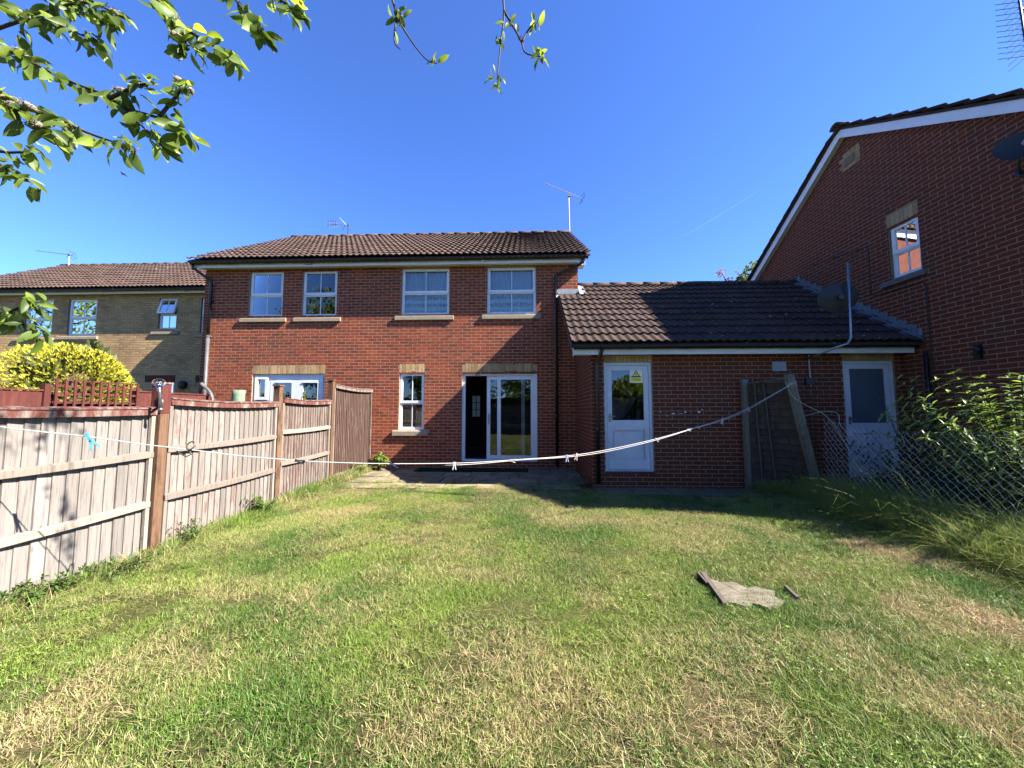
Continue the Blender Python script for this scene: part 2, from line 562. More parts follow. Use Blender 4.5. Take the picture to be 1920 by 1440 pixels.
# ------------------------------------------------------------------ roof tiles
TW, TG, TL = .30, .335, .41         # cover width, gauge, length
TILE = [(.175, .112, .090), (.150, .098, .082), (.19, .122, .096), (.135, .090, .078), (.165, .104, .082), (.18, .110, .084)]
TILE_SHADE = [cl(c, .72) for c in TILE]  # main roof tile darkened: shade on the garage roof put into the colour
tile_protos = {}
def tile_faces(b, o, U, Sv, Nn, w, colr, amp=.030):
    n = 12
    prof = [amp * (.5 + .5 * math.cos(2 * math.pi * (i / n * TW) / .15)) ** 1.15 for i in range(n + 1)]
    pts = []
    for t, lift in ((0, .046), (TL, .004)):
        for i in range(n + 1):
            pts.append(o + U * (w * i / n) + Sv * t + Nn * (prof[i] + lift))
    for i in range(n + 1):
        pts.append(o + U * (w * i / n) + Sv * .001 + Nn * (prof[i] + .046 - .024))
    m1 = n + 1
    fs = [(i, i + 1, m1 + i + 1, m1 + i) for i in range(n)] + [(2*m1 + i, 2*m1 + i + 1, i + 1, i) for i in range(n)]
    fs += [(0, m1, 2*m1)] + [(n, 2*m1 + n, m1 + n)]
    b.mesh(pts, fs, colr)

def tiled_slope(parent, x0, x1, ye, ze, slope, rows, pal, palname, keep=300, seed=2, skip=None):
    """slope facing -y, eaves at (ye, ze), tiles laid as separate pieces"""
    a = math.atan(slope)
    Sv, Nn, U = Vector((0, math.cos(a), math.sin(a))), Vector((0, -math.sin(a), math.cos(a))), Vector((1, 0, 0))
    rr = random.Random(seed)
    cols = round((x1 - x0) / TW); w = (x1 - x0) / cols
    al = []
    for r in range(rows):
        for k in range(cols):
            o = Vector((x0 + k*w, ye, ze)) + Sv * (r * TG)
            if skip and skip(o): continue
            ci = int(rr.random() * len(pal))
            al.append((o, ci))
    d = sorted(range(len(al)), key=lambda i: ((al[i][0] - CAMP).length if in_frame(al[i][0] + U*.15) else 1e6))
    ch = {i for i in d[:keep] if in_frame(al[i][0] + U*.15)}
    rest = MB()
    for i, (o, ci) in enumerate(al):
        jit = Nn * rr.uniform(-.003, .004) + U * rr.uniform(-.002, .002)
        if i in ch:
            key = (palname, ci, round(w, 4))
            if key not in tile_protos:
                t = MB(); tile_faces(t, Vector((0, 0, 0)), U, Sv, Nn, w, pal[ci]); tile_protos[key] = t.data("roof_tile", MAT['tile'])
            ob = bpy.data.objects.new("roof_tile", tile_protos[key]); ob.location = o + jit
            link(ob, parent)
        else:
            tile_faces(rest, o + jit, U, Sv, Nn, w, cl(pal[ci], rr.uniform(.9, 1.1)))
    if rest.f:
        part("tile_field", rest, MAT['tile'], parent, kind="stuff")
    return Sv, Nn

def ridge_tiles(parent, p0, p1, n, r=.125, pal=TILE, seed=4):
    """half-round caps along a ridge, each its own piece"""
    p0, p1 = Vector(p0), Vector(p1)
    d = (p1 - p0) / n; U = d.normalized(); side = U.cross(Vector((0, 0, 1))).normalized(); up = Vector((0, 0, 1))
    rr = random.Random(seed)
    for k in range(n):
        b = MB(); a = p0 + d*k + U*.004; e = p0 + d*(k+1) - U*.004
        rad = r * rr.uniform(.97, 1.03); q = 8
        ring = lambda c, rd: [c + side*math.cos(math.pi*i/q)*rd + up*(math.sin(math.pi*i/q)*rd*.75 - .02) for i in range(q+1)]
        A, B_ = ring(a, rad), ring(e, rad * .985)
        Ai, Bi = ring(a, rad - .016), ring(e, rad - .018)
        pts = A + B_ + Ai + Bi; s = q + 1
        fs = [(i, i+1, s+i+1, s+i) for i in range(q)] + [(2*s+i, 3*s+i, 3*s+i+1, 2*s+i+1) for i in range(q)]
        fs += [(i, 2*s+i, 2*s+i+1, i+1) for i in range(q)] + [(s+i, s+i+1, 3*s+i+1, 3*s+i) for i in range(q)]
        b.mesh(pts, fs, cl(rr.choice(pal), rr.uniform(.95, 1.3)))
        part("ridge_tile", b, MAT['tile'], parent, smooth=True)

def gutter(parent, a, b_, r=.055, mat='black_pvc', name="gutter"):
    """half-round trough from a to b"""
    a, b_ = Vector(a), Vector(b_); U = (b_ - a).normalized(); side = U.cross(Vector((0, 0, 1))).normalized(); up = Vector((0, 0, 1))
    g = MB(); q = 8
    for rd, flip in ((r, False), (r - .006, True)):
        A = [a + side*math.cos(math.pi*i/q)*rd - up*math.sin(math.pi*i/q)*rd for i in range(q+1)]
        B_ = [p + (b_ - a) for p in A]
        s = q + 1
        g.mesh(A + B_, [((i, s+i, s+i+1, i+1) if not flip else (i, i+1, s+i+1, s+i)) for i in range(q)])
    for sgn in (-1, 1):
        g.obox(a + side*sgn*r - up*.004 - side*.003, U*(b_-a).length, side*.006, up*.006)
    n = max(2, int((b_ - a).length / .9))
    for k in range(n + 1):                   # unions and clips
        c = a + (b_ - a) * (k / n) - U * .02 * (k == n)
        A = [c + side*math.cos(math.pi*i/q)*(r+.007) - up*math.sin(math.pi*i/q)*(r+.007) for i in range(q+1)]
        B_ = [p + U*.03 for p in A]
        g.mesh(A + B_, [(i, q+1+i, q+2+i, i+1) for i in range(q)])
    return part(name, g, MAT[mat], parent, smooth=True)

def downpipe(parent, pts, r=.034, mat='black_pvc', clips=None, Nn=(0, -1, 0), name="downpipe"):
    b = MB(); b.tube(pts, r, 10)
    p = part(name, b, MAT[mat], parent, smooth=True)
    if clips:
        for z in clips:
            q = MB(); c = Vector(pts[-1]); c.z = z
            q.tube([c - Vector((0, 0, .025)), c + Vector((0, 0, .025))], r + .008, 10)
            q.obox(c - Vector((.06, -.005, .018)), (.12, 0, 0), (0, .05, 0), (0, 0, .036))
            part("pipe_clip", q, MAT[mat], p)
    return p

# ------------------------------------------------------------------ windows and doors
def frame_rect(b, P, u0, u1, v0, v1, t, n0, n1, tb=None):
    """rectangular frame of four members, thickness t, from depth n0 (back) to n1 (front)"""
    tb = tb or t
    def bx(a, b_, c_, d):
        o = P(a, c_, n0)
        b.obox(o, P(b_, c_, n0) - o, P(a, c_, n1) - o, P(a, d, n0) - o)
    bx(u0, u0 + t, v0, v1); bx(u1 - t, u1, v0, v1)
    bx(u0 + t, u1 - t, v0, v0 + tb); bx(u0 + t, u1 - t, v1 - t, v1)

def quad(P, u0, u1, v0, v1, n, th=.006):
    b = MB(); o = P(u0, v0, n)
    b.obox(o, P(u1, v0, n) - o, P(u0, v0, n + th) - o, P(u0, v1, n) - o)
    return b

def curtain(parent, P, u0, u1, v0, v1, n, matn, folds=9, amp=.018, name="curtain"):
    b = MB(); k = folds * 6
    pts = []
    for j in range(2):
        for i in range(k + 1):
            s = i / k
            pts.append(P(u0 + (u1 - u0) * s, v0 if j == 0 else v1, n + amp * math.sin(s * folds * 2 * math.pi + 1.3 * math.sin(s * 9)) * (1 if j == 0 else .7)))
    b.mesh(pts, [(i, i + 1, k + 2 + i, k + 1 + i) for i in range(k)])
    return part(name, b, MAT[matn], parent, smooth=True)

def window(parent, O, U, Nn, u0, u1, v0, v1, mid=.47, bars=1, back=.055, sill=None, sill_mat='sandstone', curt=None, glass='glass', top_open=0., t=.05, name="window"):
    """casement with a top-hung upper light and a fixed lower light"""
    O, U, Nn = Vector(O), Vector(U), Vector(Nn); Z = Vector((0, 0, 1))
    P = lambda u, v, n=0.: O + U*u + Z*v + Nn*(n - back)
    b = MB()
    frame_rect(b, P, u0, u1, v0, v1, t, -.06, 0)
    vm = v0 + (v1 - v0) * mid
    o = P(u0 + t, vm - .022, -.06)
    b.obox(o, U*(u1 - u0 - 2*t), Nn*.06, Z*.044)
    w = part(name, b, MAT['pvc'], parent)
    # lower light: bead, glazing bar, panes
    li = t + .012
    lb = MB(); frame_rect(lb, P, u0 + t, u1 - t, v0 + t, vm - .022, .016, -.03, -.008)
    part("bead", lb, MAT['pvc'], w)
    um = (u0 + u1) / 2
    def panes(Pf, a0, a1, c0, c1):
        if bars:
            g = quad(Pf, um - .009, um + .009, c0, c1, -.022, .012); part("glazing_bar", g, MAT['pvc'], w)
            part("pane", quad(Pf, a0, um - .009, c0, c1, -.026, .004), MAT[glass], w)
            part("pane", quad(Pf, um + .009, a1, c0, c1, -.026, .004), MAT[glass], w)
        else:
            part("pane", quad(Pf, a0, a1, c0, c1, -.026, .004), MAT[glass], w)
    panes(P, u0 + t + .016, u1 - t - .016, v0 + t + .016, vm - .038)
    # upper light: a sash standing proud of the frame
    ang = top_open
    hinge = v1 - .012
    def Pt(u, v, n=0.):
        dv = v - hinge
        return P(u, hinge + dv * math.cos(ang) + 0, n + .018 - dv * math.sin(ang))
    sb = MB(); frame_rect(sb, Pt, u0 + .014, u1 - .014, vm - .004, v1 - .012, .062, -.045, .0)
    part("sash", sb, MAT['pvc'], w)
    panes(Pt, u0 + .076, u1 - .076, vm + .058, v1 - .074)
    # a plastic drip sill under the frame
    ds = MB(); ds.obox(P(u0 - .005, v0 - .028, -.06), U*(u1 - u0 + .01), Nn*.085, Z*.027)
    part("drip_sill", ds, MAT['pvc'], w)
    if sill:
        s0, s1, sv0, sv1, proj = sill
        sb2 = MB(); oo = O + U*s0 + Z*sv0 - Nn*.10
        A = [(0, 0), (0, sv1 - sv0), (.10, sv1 - sv0), (.10 + proj, sv1 - sv0 - .022), (.10 + proj, 0)]
        n = len(A)
        pts = [oo + Nn*a + Z*c_ for a, c_ in A] + [oo + U*(s1 - s0) + Nn*a + Z*c_ for a, c_ in A]
        sb2.mesh(pts, [tuple(range(n)), tuple(reversed(range(n, 2*n)))] + [(i, (i+1) % n, n + (i+1) % n, n + i) for i in range(n)])
        part("sill", sb2, MAT[sill_mat], w)
    if curt:
        for (cm, c0, c1, d0, d1, folds) in curt:
            curtain(w, P, u0 + (u1-u0)*c0, u0 + (u1-u0)*c1, v0 + (v1-v0)*d0, v0 + (v1-v0)*d1, -.085, cm, folds)
    return w

def curtain_mat(name, a, b_, stripes, trans=.35):
    m, nt, out = new_mat(name)
    v = coords(nt, 'World')
    if stripes:
        s = N(nt, "ShaderNodeSeparateXYZ"); nt.links.new(v, s.inputs[0])
        z = math_(nt, 'ADD', math_(nt, 'MULTIPLY', s.outputs["Z"], stripes), math_(nt, 'MULTIPLY', noise(nt, v, 7, 2), 2.0))
        band = math_(nt, 'SINE', z)
        f = math_(nt, 'MULTIPLY', math_(nt, 'ADD', band, 1.0), .5)
        f = math_(nt, 'MULTIPLY', f, ramp(nt, noise(nt, v, 16, 2), [(.35, .3), (.6, 1.0)]))
    else:
        f = noise(nt, v, 10, 3)
    base = mixc(nt, f, a, b_)
    finish(nt, out, base, .9, .1, translucent=trans, k=1.25)
    return m
MAT['net_pattern'] = curtain_mat("patterned_curtain", (.72, .76, .78), (.30, .38, .34), 34.)
MAT['net_white'] = curtain_mat("plain_net_curtain", (.55, .60, .68), (.45, .5, .58), 0)
MAT['curtain_grey'] = curtain_mat("grey_lined_curtain", (.09, .095, .105), (.065, .07, .08), 0)
MAT['tarp'] = M("dark_blue_tarpaulin", (.012, .017, .03), (.02, .026, .04), 5, .4, .4, bump=.01, bscale=9)
MAT['pale_sheet'] = M("pale_dust_sheet", (.40, .38, .34), (.32, .30, .27), 5, .8, .2)

# =================================================================== MAIN HOUSE
FY = 8.94
X0, X1 = -8.20, 1.28
house = thing("brick_house", "two-storey red brick house with tiled roof and sliding patio door facing the lawn", "house", (-3.4, FY, 0))
O = (X0, FY, 0); U = (1, 0, 0); NN = (0, -1, 0)
def r_(x0, x1, z0, z1): return (x0 - X0, x1 - X0, z0, z1)
W1, W2 = r_(-7.03, -6.15, 3.80, 4.985), r_(-5.65, -4.755, 3.80, 4.985)
W3, W4 = r_(-3.11, -1.905, 3.81, 5.0), r_(-.96, .25, 3.81, 5.0)
WL, WC, WP = r_(-6.83, -4.99, .20, 2.34), r_(-3.11, -2.49, .97, 2.36), r_(-1.565, .266, .20, 2.36)
holes = [W1, W2, W3, W4, WL, WC, WP]
sills = [r_(-7.22, -6.03, 3.66, 3.765), r_(-5.83, -4.63, 3.66, 3.765), r_(-3.25, -1.785, 3.675, 3.785), r_(-1.08, .363, 3.68, 3.79), r_(-3.245, -2.37, .83, .955)]
lints = [r_(-6.83, -4.985, 2.345, 2.57), r_(-3.125, -2.495, 2.365, 2.585), r_(-1.565, .266, 2.365, 2.585)]
def hid_main(o):
    return (o.x < -3.75 and o.z < 1.95) or (o.x > .95 and o.z < 4.2)
brick_wall(house, O, U, NN, X1 - X0, 5.06, holes, sills + lints, RED, "red", mortar='mortar_main', hidden=hid_main, seed=11, flush=.0008)
for l in lints:
    lintel(house, O, U, NN, l[0], l[1], l[2] + .004, h=l[3] - l[2] - .008, seed=int(l[0] * 10))
# shell behind the facade: gable sides, rear wall, upper floor
sh = MB()
sh.box((X0 + .004, FY + .03, 0), (X0 + .1, 12.9, 5.0)); sh.box((X1 - .1, FY + .03, 0), (X1 - .004, 12.9, 5.0))
for xx in (X0 + .05, X1 - .05):
    for s in (-.045, .045):
        sh.face([(xx + s, FY + .03, 5.0), (xx + s, 16.1, 5.0), (xx + s, 12.55, 7.45)])
MAT['brick_plain'] = M("red_brick_side", (.22, .075, .045), (.16, .06, .045), 5, .9, .2)
part("side_wall", sh, MAT['brick_plain'], house)
iw = MB()
iw.box((X0 + .1, FY + .12, 2.62), (X1 - .1, 12.9, 2.74))                # floor between storeys
for a, b_, c_, d in cells(X0 + .1, X1 - .1, .0, 2.62, [(-1.99, -1.46, .0, 2.06)]):
    iw.box((a, 12.40, c_), (b_, 12.48, d))
for a, b_ in ((-2.3, -2.22), (.95, 1.03)):
    iw.box((a, FY + .12, .0), (b_, 12.4, 2.62))
iw.box((X0 + .1, 12.40, 2.74), (X1 - .1, 12.48, 6.5))
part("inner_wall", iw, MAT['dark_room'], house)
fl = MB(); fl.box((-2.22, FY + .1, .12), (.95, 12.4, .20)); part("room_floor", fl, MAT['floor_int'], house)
# inner door with six panes at the far end of the room
idr = MB()
Pd = lambda u, v, n=0.: Vector((u, 12.40 - n, v))
gridu = [-1.99, -1.81, -1.685, -1.68 + .012, -1.555, -1.46]
pu = [(-1.815, -1.690), (-1.676, -1.551)]; pv_ = [(1.235, 1.455), (1.475, 1.695), (1.715, 1.935)]
for a, b_, c_, d in cells(-1.99, -1.46, .20, 2.06, [(a, b_, c_, d) for a, b_ in pu for c_, d in pv_]):
    o = Pd(a, c_, -.05); idr.obox(o, (b_ - a, 0, 0), (0, -.045, 0), (0, 0, d - c_))
idoor = part("inner_door", idr, MAT['dark_door'], house)
for a, b_ in pu:
    for c_, d in pv_:
        part("pane", quad(Pd, a, b_, c_, d, -.04, .004), MAT['obscure'], idoor)

for wn_, sl, cu in ((W1, sills[0], None), (W2, sills[1], None),
                    (W3, sills[2], [('net_white', .03, .97, .46, .98, 10), ('net_pattern', .02, .98, .02, .47, 12)]),
                    (W4, sills[3], [('net_white', .03, .97, .46, .98, 11), ('net_pattern', .02, .98, .02, .47, 13)])):
    window(house, O, U, NN, wn_[0], wn_[1], wn_[2], wn_[3], sill=(sl[0], sl[1], sl[2], sl[3], .05), curt=cu)
window(house, O, U, NN, WC[0], WC[1], WC[2], WC[3], sill=(sills[4][0], sills[4][1], sills[4][2], sills[4][3], .06), curt=[('curtain_grey', .05, .95, .02, .45, 7)])
# french doors of the left half
def pt(u, v, n=0.): return Vector((X0 + u, FY - (n - .055), v))
b = MB(); frame_rect(b, pt, WL[0], WL[1], WL[2], WL[3], .06, -.06, 0)
u_a = WL[0] + .41
b.obox(pt(u_a - .03, WL[2] + .06, -.06), (.06, 0, 0), (0, -.06, 0), (0, 0, WL[3] - WL[2] - .12))
b.obox(pt(WL[0] + .06, 1.62, -.06), (.32, 0, 0), (0, -.06, 0), (0, 0, .06))
fd = part("french_door", b, MAT['pvc'], house)
frame_b = MB(); frame_rect(frame_b, pt, WL[0] + .05, u_a - .02, 1.70, 2.29, .075, -.03, .035)
part("fanlight", frame_b, MAT['pvc'], fd)
part("pane", quad(pt, WL[0] + .12, u_a - .09, 1.77, 2.22, -.02, .004), MAT['glass'], fd)
part("pane", quad(pt, WL[0] + .06, u_a - .03, .26, 1.62, -.03, .004), MAT['glass'], fd)
um = (u_a + WL[1]) / 2
for a, b_ in ((u_a + .03, um - .002), (um + .002, WL[1] - .06)):
    lf = MB(); frame_rect(lf, pt, a, b_, .25, WL[3] - .06, .14, -.045, .012)
    leaf_ = part("door_leaf", lf, MAT['pvc'], fd)
    part("pane", quad(pt, a + .13, b_ - .13, .4, WL[3] - .20, -.02, .004), MAT['glass'], fd)
    hd = MB(); hd.obox(pt(a + .14, WL[3] - .215, .012), (b_ - a - .28, 0, 0), (0, -.02, 0), (0, 0, .03)); part("drip_bar", hd, MAT['pvc'], fd)
    curtain(fd, pt, a + .14, b_ - .14, .4, WL[3] - .2, -.16, 'curtain_grey', 5)
# sliding patio door, open on its left third
b = MB(); frame_rect(b, pt, WP[0], WP[1], WP[2], WP[3], .075, -.10, 0, .06)
b.obox(pt(WP[0] - .01, WP[2] - .05, -.08), (WP[1] - WP[0] + .02, 0, 0), (0, -.12, 0), (0, 0, .05))
pd = part("patio_door", b, MAT['pvc'], house)
def leafp(a, b_, n, w=.085):
    lf = MB(); frame_rect(lf, pt, X(a), X(b_), .27, 2.275, w, n, n + .04)
    part("sliding_leaf", lf, MAT['pvc'], pd)
    part("pane", quad(pt, X(a) + w, X(b_) - w, .27 + w, 2.275 - w, n + .016, .006), MAT['glass_dark'], pd)
def X(x): return x - X0
leafp(-.965, -.035, -.095)
leafp(-.705, .195, -.045)
hb = MB()
hb.obox(pt(X(-.93), 1.10, -.055), (.025, 0, 0), (0, -.012, 0), (0, 0, .26)); hb.tube([pt(X(-.917), 1.13, -.04), pt(X(-.917), 1.13, -.0), pt(X(-.917), 1.33, .0), pt(X(-.917), 1.33, -.04)], .008, 6)
part("door_handle", hb, MAT['steel'], pd)
vt = MB(); vt.obox(pt(X(-1.25), 2.285, 0), (.13, 0, 0), (0, -.012, 0), (0, 0, .03)); part("latch", vt, MAT['steel'], pd)

# roof
ZE, SL, YE = 5.15, .62, 8.57
RX0, RX1, RY = -8.36, 1.53, 12.55
RZ = ZE + SL * (RY - YE)
rf = MB()
und = .02
rf.mesh([(RX0, YE, ZE - und), (RX1, YE, ZE - und), (RX1, RY, RZ - und), (RX0, RY, RZ - und),
         (RX0, YE, ZE - und - .04), (RX1, YE, ZE - und - .04), (RX1, RY, RZ - und - .04), (RX0, RY, RZ - und - .04)],
        [(0,1,2,3),(7,6,5,4),(0,4,5,1),(1,5,6,2),(3,7,4,0)], (.10, .07, .06))
yb = 2 * RY - YE
rf.mesh([(RX0, RY, RZ), (RX1, RY, RZ), (RX1, yb, ZE), (RX0, yb, ZE), (RX0, RY, RZ - .05), (RX1, RY, RZ - .05), (RX1, yb, ZE - .05), (RX0, yb, ZE - .05)],
        [(0,1,2,3),(7,6,5,4),(1,5,6,2),(3,7,4,0)], (.12, .09, .075))
roof = part("roof", rf, MAT['tile'], house)
tiled_slope(roof, RX0, RX1, YE, ZE, SL, 14, TILE, "main", seed=21)
ridge_tiles(roof, (RX0, RY, RZ + .015), (RX1, RY, RZ + .015), 22, seed=22)
fb = MB(); fb.box((RX0 + .06, FY - .22, 5.0), (RX1 - .12, FY - .20, 5.135)); part("fascia", fb, MAT['pvc'], house)
sf = MB(); sf.box((RX0 + .06, FY - .20, 5.045), (RX1 - .12, FY + .05, 5.06)); part("soffit", sf, MAT['pvc'], house)
gutter(house, (RX0 + .02, FY - .285, 5.125), (RX1 - .05, FY - .285, 5.125), .062)
vg = MB(); vg.mesh([(RX1 - .12, FY - .22, 4.93), (RX1 - .10, FY - .22, 4.93), (RX1 - .10, FY - .22, 5.14), (RX1 - .12, FY - .22, 5.14),
                    (RX1 - .12, RY, RZ - .28), (RX1 - .10, RY, RZ - .28), (RX1 - .10, RY, RZ - .05), (RX1 - .12, RY, RZ - .05)],
                   [(0,1,2,3),(1,5,6,2),(3,7,4,0),(0,4,5,1),(3,2,6,7)])
vg.box((X1 - .02, FY - .215, 4.93), (RX1 - .121, FY + .05, 5.04))
part("bargeboard", vg, MAT['pvc'], house)
downpipe(house, [(1.36, FY - .285, 5.08), (1.36, FY - .26, 4.98), (1.20, FY - .16, 4.90), (.76, FY - .055, 4.76), (.725, FY - .05, 4.70), (.725, FY - .05, .12)], clips=(4.3, 2.9, 1.3))
downpipe(house, [(-8.30, FY - .285, 5.08), (-8.29, FY - .27, 4.98), (-8.02, FY - .075, 4.74), (-8.0, FY - .05, 4.66), (-8.0, FY - .05, 3.3), ], clips=(4.2,))
downpipe(house, [(-8.0, FY - .05, 3.3), (-8.0, FY - .05, .1)], r=.04, mat='grey_pvc', clips=(3.3, 1.9))
for x_, t_ in ((-5.42, 'steel'), (-1.05, 'black_plastic')):
    sp = MB(); sp.sphere((x_, FY - .25, 5.06), .035, 8, 6); sp.sphere((x_ + .09, FY - .25, 5.065), .03, 8, 6); sp.box((x_ - .05, FY - .222, 5.03), (x_ + .14, FY - .235, 5.09))
    part("eaves_lamp", sp, MAT['vent_white' if t_ == 'steel' else 'dirty_paint'], house)

# =================================================================== GARAGE
GY = 6.875
garage = thing("brick_garage", "single-storey red brick garage with dark tiled roof between the two houses", "garage", (4.0, GY, 0))
GX0, GX1 = 1.20, 6.80
O = (GX0, GY, 0)
def g_(x0, x1, z0, z1): return (x0 - GX0, x1 - GX0, z0, z1)
D1, D2 = g_(1.44, 2.318, .325, 2.325), g_(5.725, 6.625, .25, 2.335)
gl = [g_(1.44, 2.318, 2.33, 2.45), g_(5.725, 6.625, 2.34, 2.455)]
brick_wall(garage, O, U, NN, GX1 - GX0, 2.46, [D1, D2], gl, RED_SHADE, "dark", keep=300,
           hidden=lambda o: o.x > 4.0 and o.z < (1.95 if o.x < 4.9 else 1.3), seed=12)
for l in gl: lintel(garage, O, U, NN, l[0], l[1], l[2] + .003, h=l[3] - l[2] - .006, seed=5)
sw_top = lambda u: 2.61 + .70 * ((FY - .01 - u) - 6.50) - .07
brick_wall(garage, (GX0, FY - .01, 0), (0, -1, 0), (-1, 0, 0), FY - GY - .012, 4.3, [], [], RED_SHADE, "dark", keep=60, seed=13, name="side_wall", top=sw_top,
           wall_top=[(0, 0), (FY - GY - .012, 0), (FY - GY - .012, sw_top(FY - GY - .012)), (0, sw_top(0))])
gs = MB(); gs.box((GX0 + .1, 8.95, 0), (GX0 + .02, 11.9, 2.4)); gs.box((GX0 + .1, 11.9, 0), (GX1, 12.0, 2.4))
gs.box((GX0 + .1, GY + .101, 2.40), (GX1 - .02, 12.0, 2.44)); gs.box((GX0 + .1, GY + .12, .10), (GX1 - .02, 11.9, .14)); gs.box((4.35, GY + .12, .14), (4.45, 11.9, 2.4))
part("inner_wall", gs, MAT['dark_room'], garage)
GE, GS, GYE, GRY = 2.61, .70, 6.50, 9.40
GRZ = GE + GS * (GRY - GYE)
gr = MB()
GRX0, GRX1 = .80, 6.80
gr.mesh([(GRX0, GYE, GE - .02), (GRX1, GYE, GE - .02), (GRX1, GRY, GRZ - .02), (1.28, GRY, GRZ - .02), (1.28, FY, GE + GS*(FY-GYE) - .02), (GRX0, FY, GE + GS*(FY-GYE) - .02),
         (GRX0, GYE, GE - .06), (GRX1, GYE, GE - .06), (GRX1, GRY, GRZ - .06), (1.28, GRY, GRZ - .06), (1.28, FY, GE + GS*(FY-GYE) - .06), (GRX0, FY, GE + GS*(FY-GYE) - .06)],
        [(0,1,2,3,4,5),(11,10,9,8,7,6),(0,6,7,1),(5,11,6,0)], (.08, .06, .055))
ybk = 2 * GRY - GYE
gr.mesh([(1.28, GRY, GRZ), (GRX1, GRY, GRZ), (GRX1, ybk, GE), (1.28, ybk, GE), (1.28, GRY, GRZ-.05), (GRX1, GRY, GRZ-.05), (GRX1, ybk, GE-.05), (1.28, ybk, GE-.05)], [(0,1,2,3),(7,6,5,4)], (.1, .08, .07))
groof = part("roof", gr, MAT['tile'], garage)
tiled_slope(groof, GRX0, GRX1, GYE, GE, GS, 11, TILE_SHADE, "garage", seed=31, skip=lambda o: o.x < 1.25 and o.y > 8.55)
ridge_tiles(groof, (1.29, GRY, GRZ + .01), (GRX1 - .02, GRY, GRZ + .01), 13, seed=32)
vb = MB(); za = lambda y: GE + GS * (y - GYE)
vb.mesh([(GRX0 - .012, GYE, GE - .09), (GRX0 + .02, GYE, GE - .09), (GRX0 + .02, GYE, GE + .01), (GRX0 - .012, GYE, GE + .01),
         (GRX0 - .012, 8.80, za(8.8) - .09), (GRX0 + .02, 8.80, za(8.8) - .09), (GRX0 + .02, 8.80, za(8.8) + .01), (GRX0 - .012, 8.80, za(8.8) + .01)],
        [(0,1,2,3),(1,5,6,2),(3,7,4,0),(0,4,5,1),(3,2,6,7),(4,7,6,5)], (.2, .17, .15))
part("verge", vb, MAT['tile'], garage)
fb = MB(); fb.box((.872, GY - .235, 2.435), (6.76, GY - .215, 2.575)); fb.box((.872, GY - .215, 2.435), (.892, GY + .04, 2.575)); part("fascia", fb, MAT['dirty_paint'], garage)
sf = MB(); sf.box((.892, GY - .215, 2.46), (6.76, GY + .05, 2.475)); part("soffit", sf, MAT['dirty_paint'], garage)
# brick gable cheek in the overhang, beside the main wall
gutter(garage, (.86, GY - .295, 2.575), (6.72, GY - .295, 2.575), .055)
downpipe(garage, [(1.36, GY - .285, 2.53), (1.345, GY - .25, 2.46), (1.31, GY - .055, 2.33), (1.305, GY - .05, 2.27), (1.305, GY - .05, .12)], clips=(2.1, 1.1))
# lead apron where the roof meets the house, and stepped flashing against the gable wall
la = MB()
zf = GE + GS * (FY - GYE)
la.box((.76, FY - .012, zf - .12), (1.29, FY - .003, zf + .09))
la.mesh([(.74, FY - .02, zf - .05), (1.30, FY - .02, zf - .05), (1.30, FY - .30, zf - .05 - .28*GS + .045), (.72, FY - .30, zf - .05 - .28*GS + .045)], [(0,1,2,3)])
part("lead_apron", la, MAT['lead_bright'], garage, label="bright lead flashing over the garage roof")
lb = MB(); lb.mesh([(1.29, FY - .25, za(FY-.25) + .062), (1.44, FY - .25, za(FY-.25) + .062), (1.44, GRY - .1, za(GRY-.1) + .062), (1.29, GRY - .1, za(GRY-.1) + .062)], [(0,1,2,3)])
part("lead_valley", lb, MAT['lead_bright'], garage)
ls = MB(); st = 34
for k in range(st):
    y0 = 6.52 + (9.30 - 6.52) * k / st; y1 = 6.52 + (9.30 - 6.52) * (k + 1) / st
    z0 = za(y0) + .05
    zt = za((y0 + y1) / 2) + .20 + (.022 if k % 2 else -.012)
    ls.box((GX1 - .016, y0, z0 - .05), (GX1 - .006, y1 + .01, zt))
ls.mesh([(GX1 - .02, 6.46, za(6.46) + .07), (GX1 - .20, 6.46, za(6.46) + .055), (GX1 - .20, 9.32, za(9.32) + .055), (GX1 - .02, 9.32, za(9.32) + .07)], [(3,2,1,0)])
part("stepped_flashing", ls, MAT['lead'], garage)
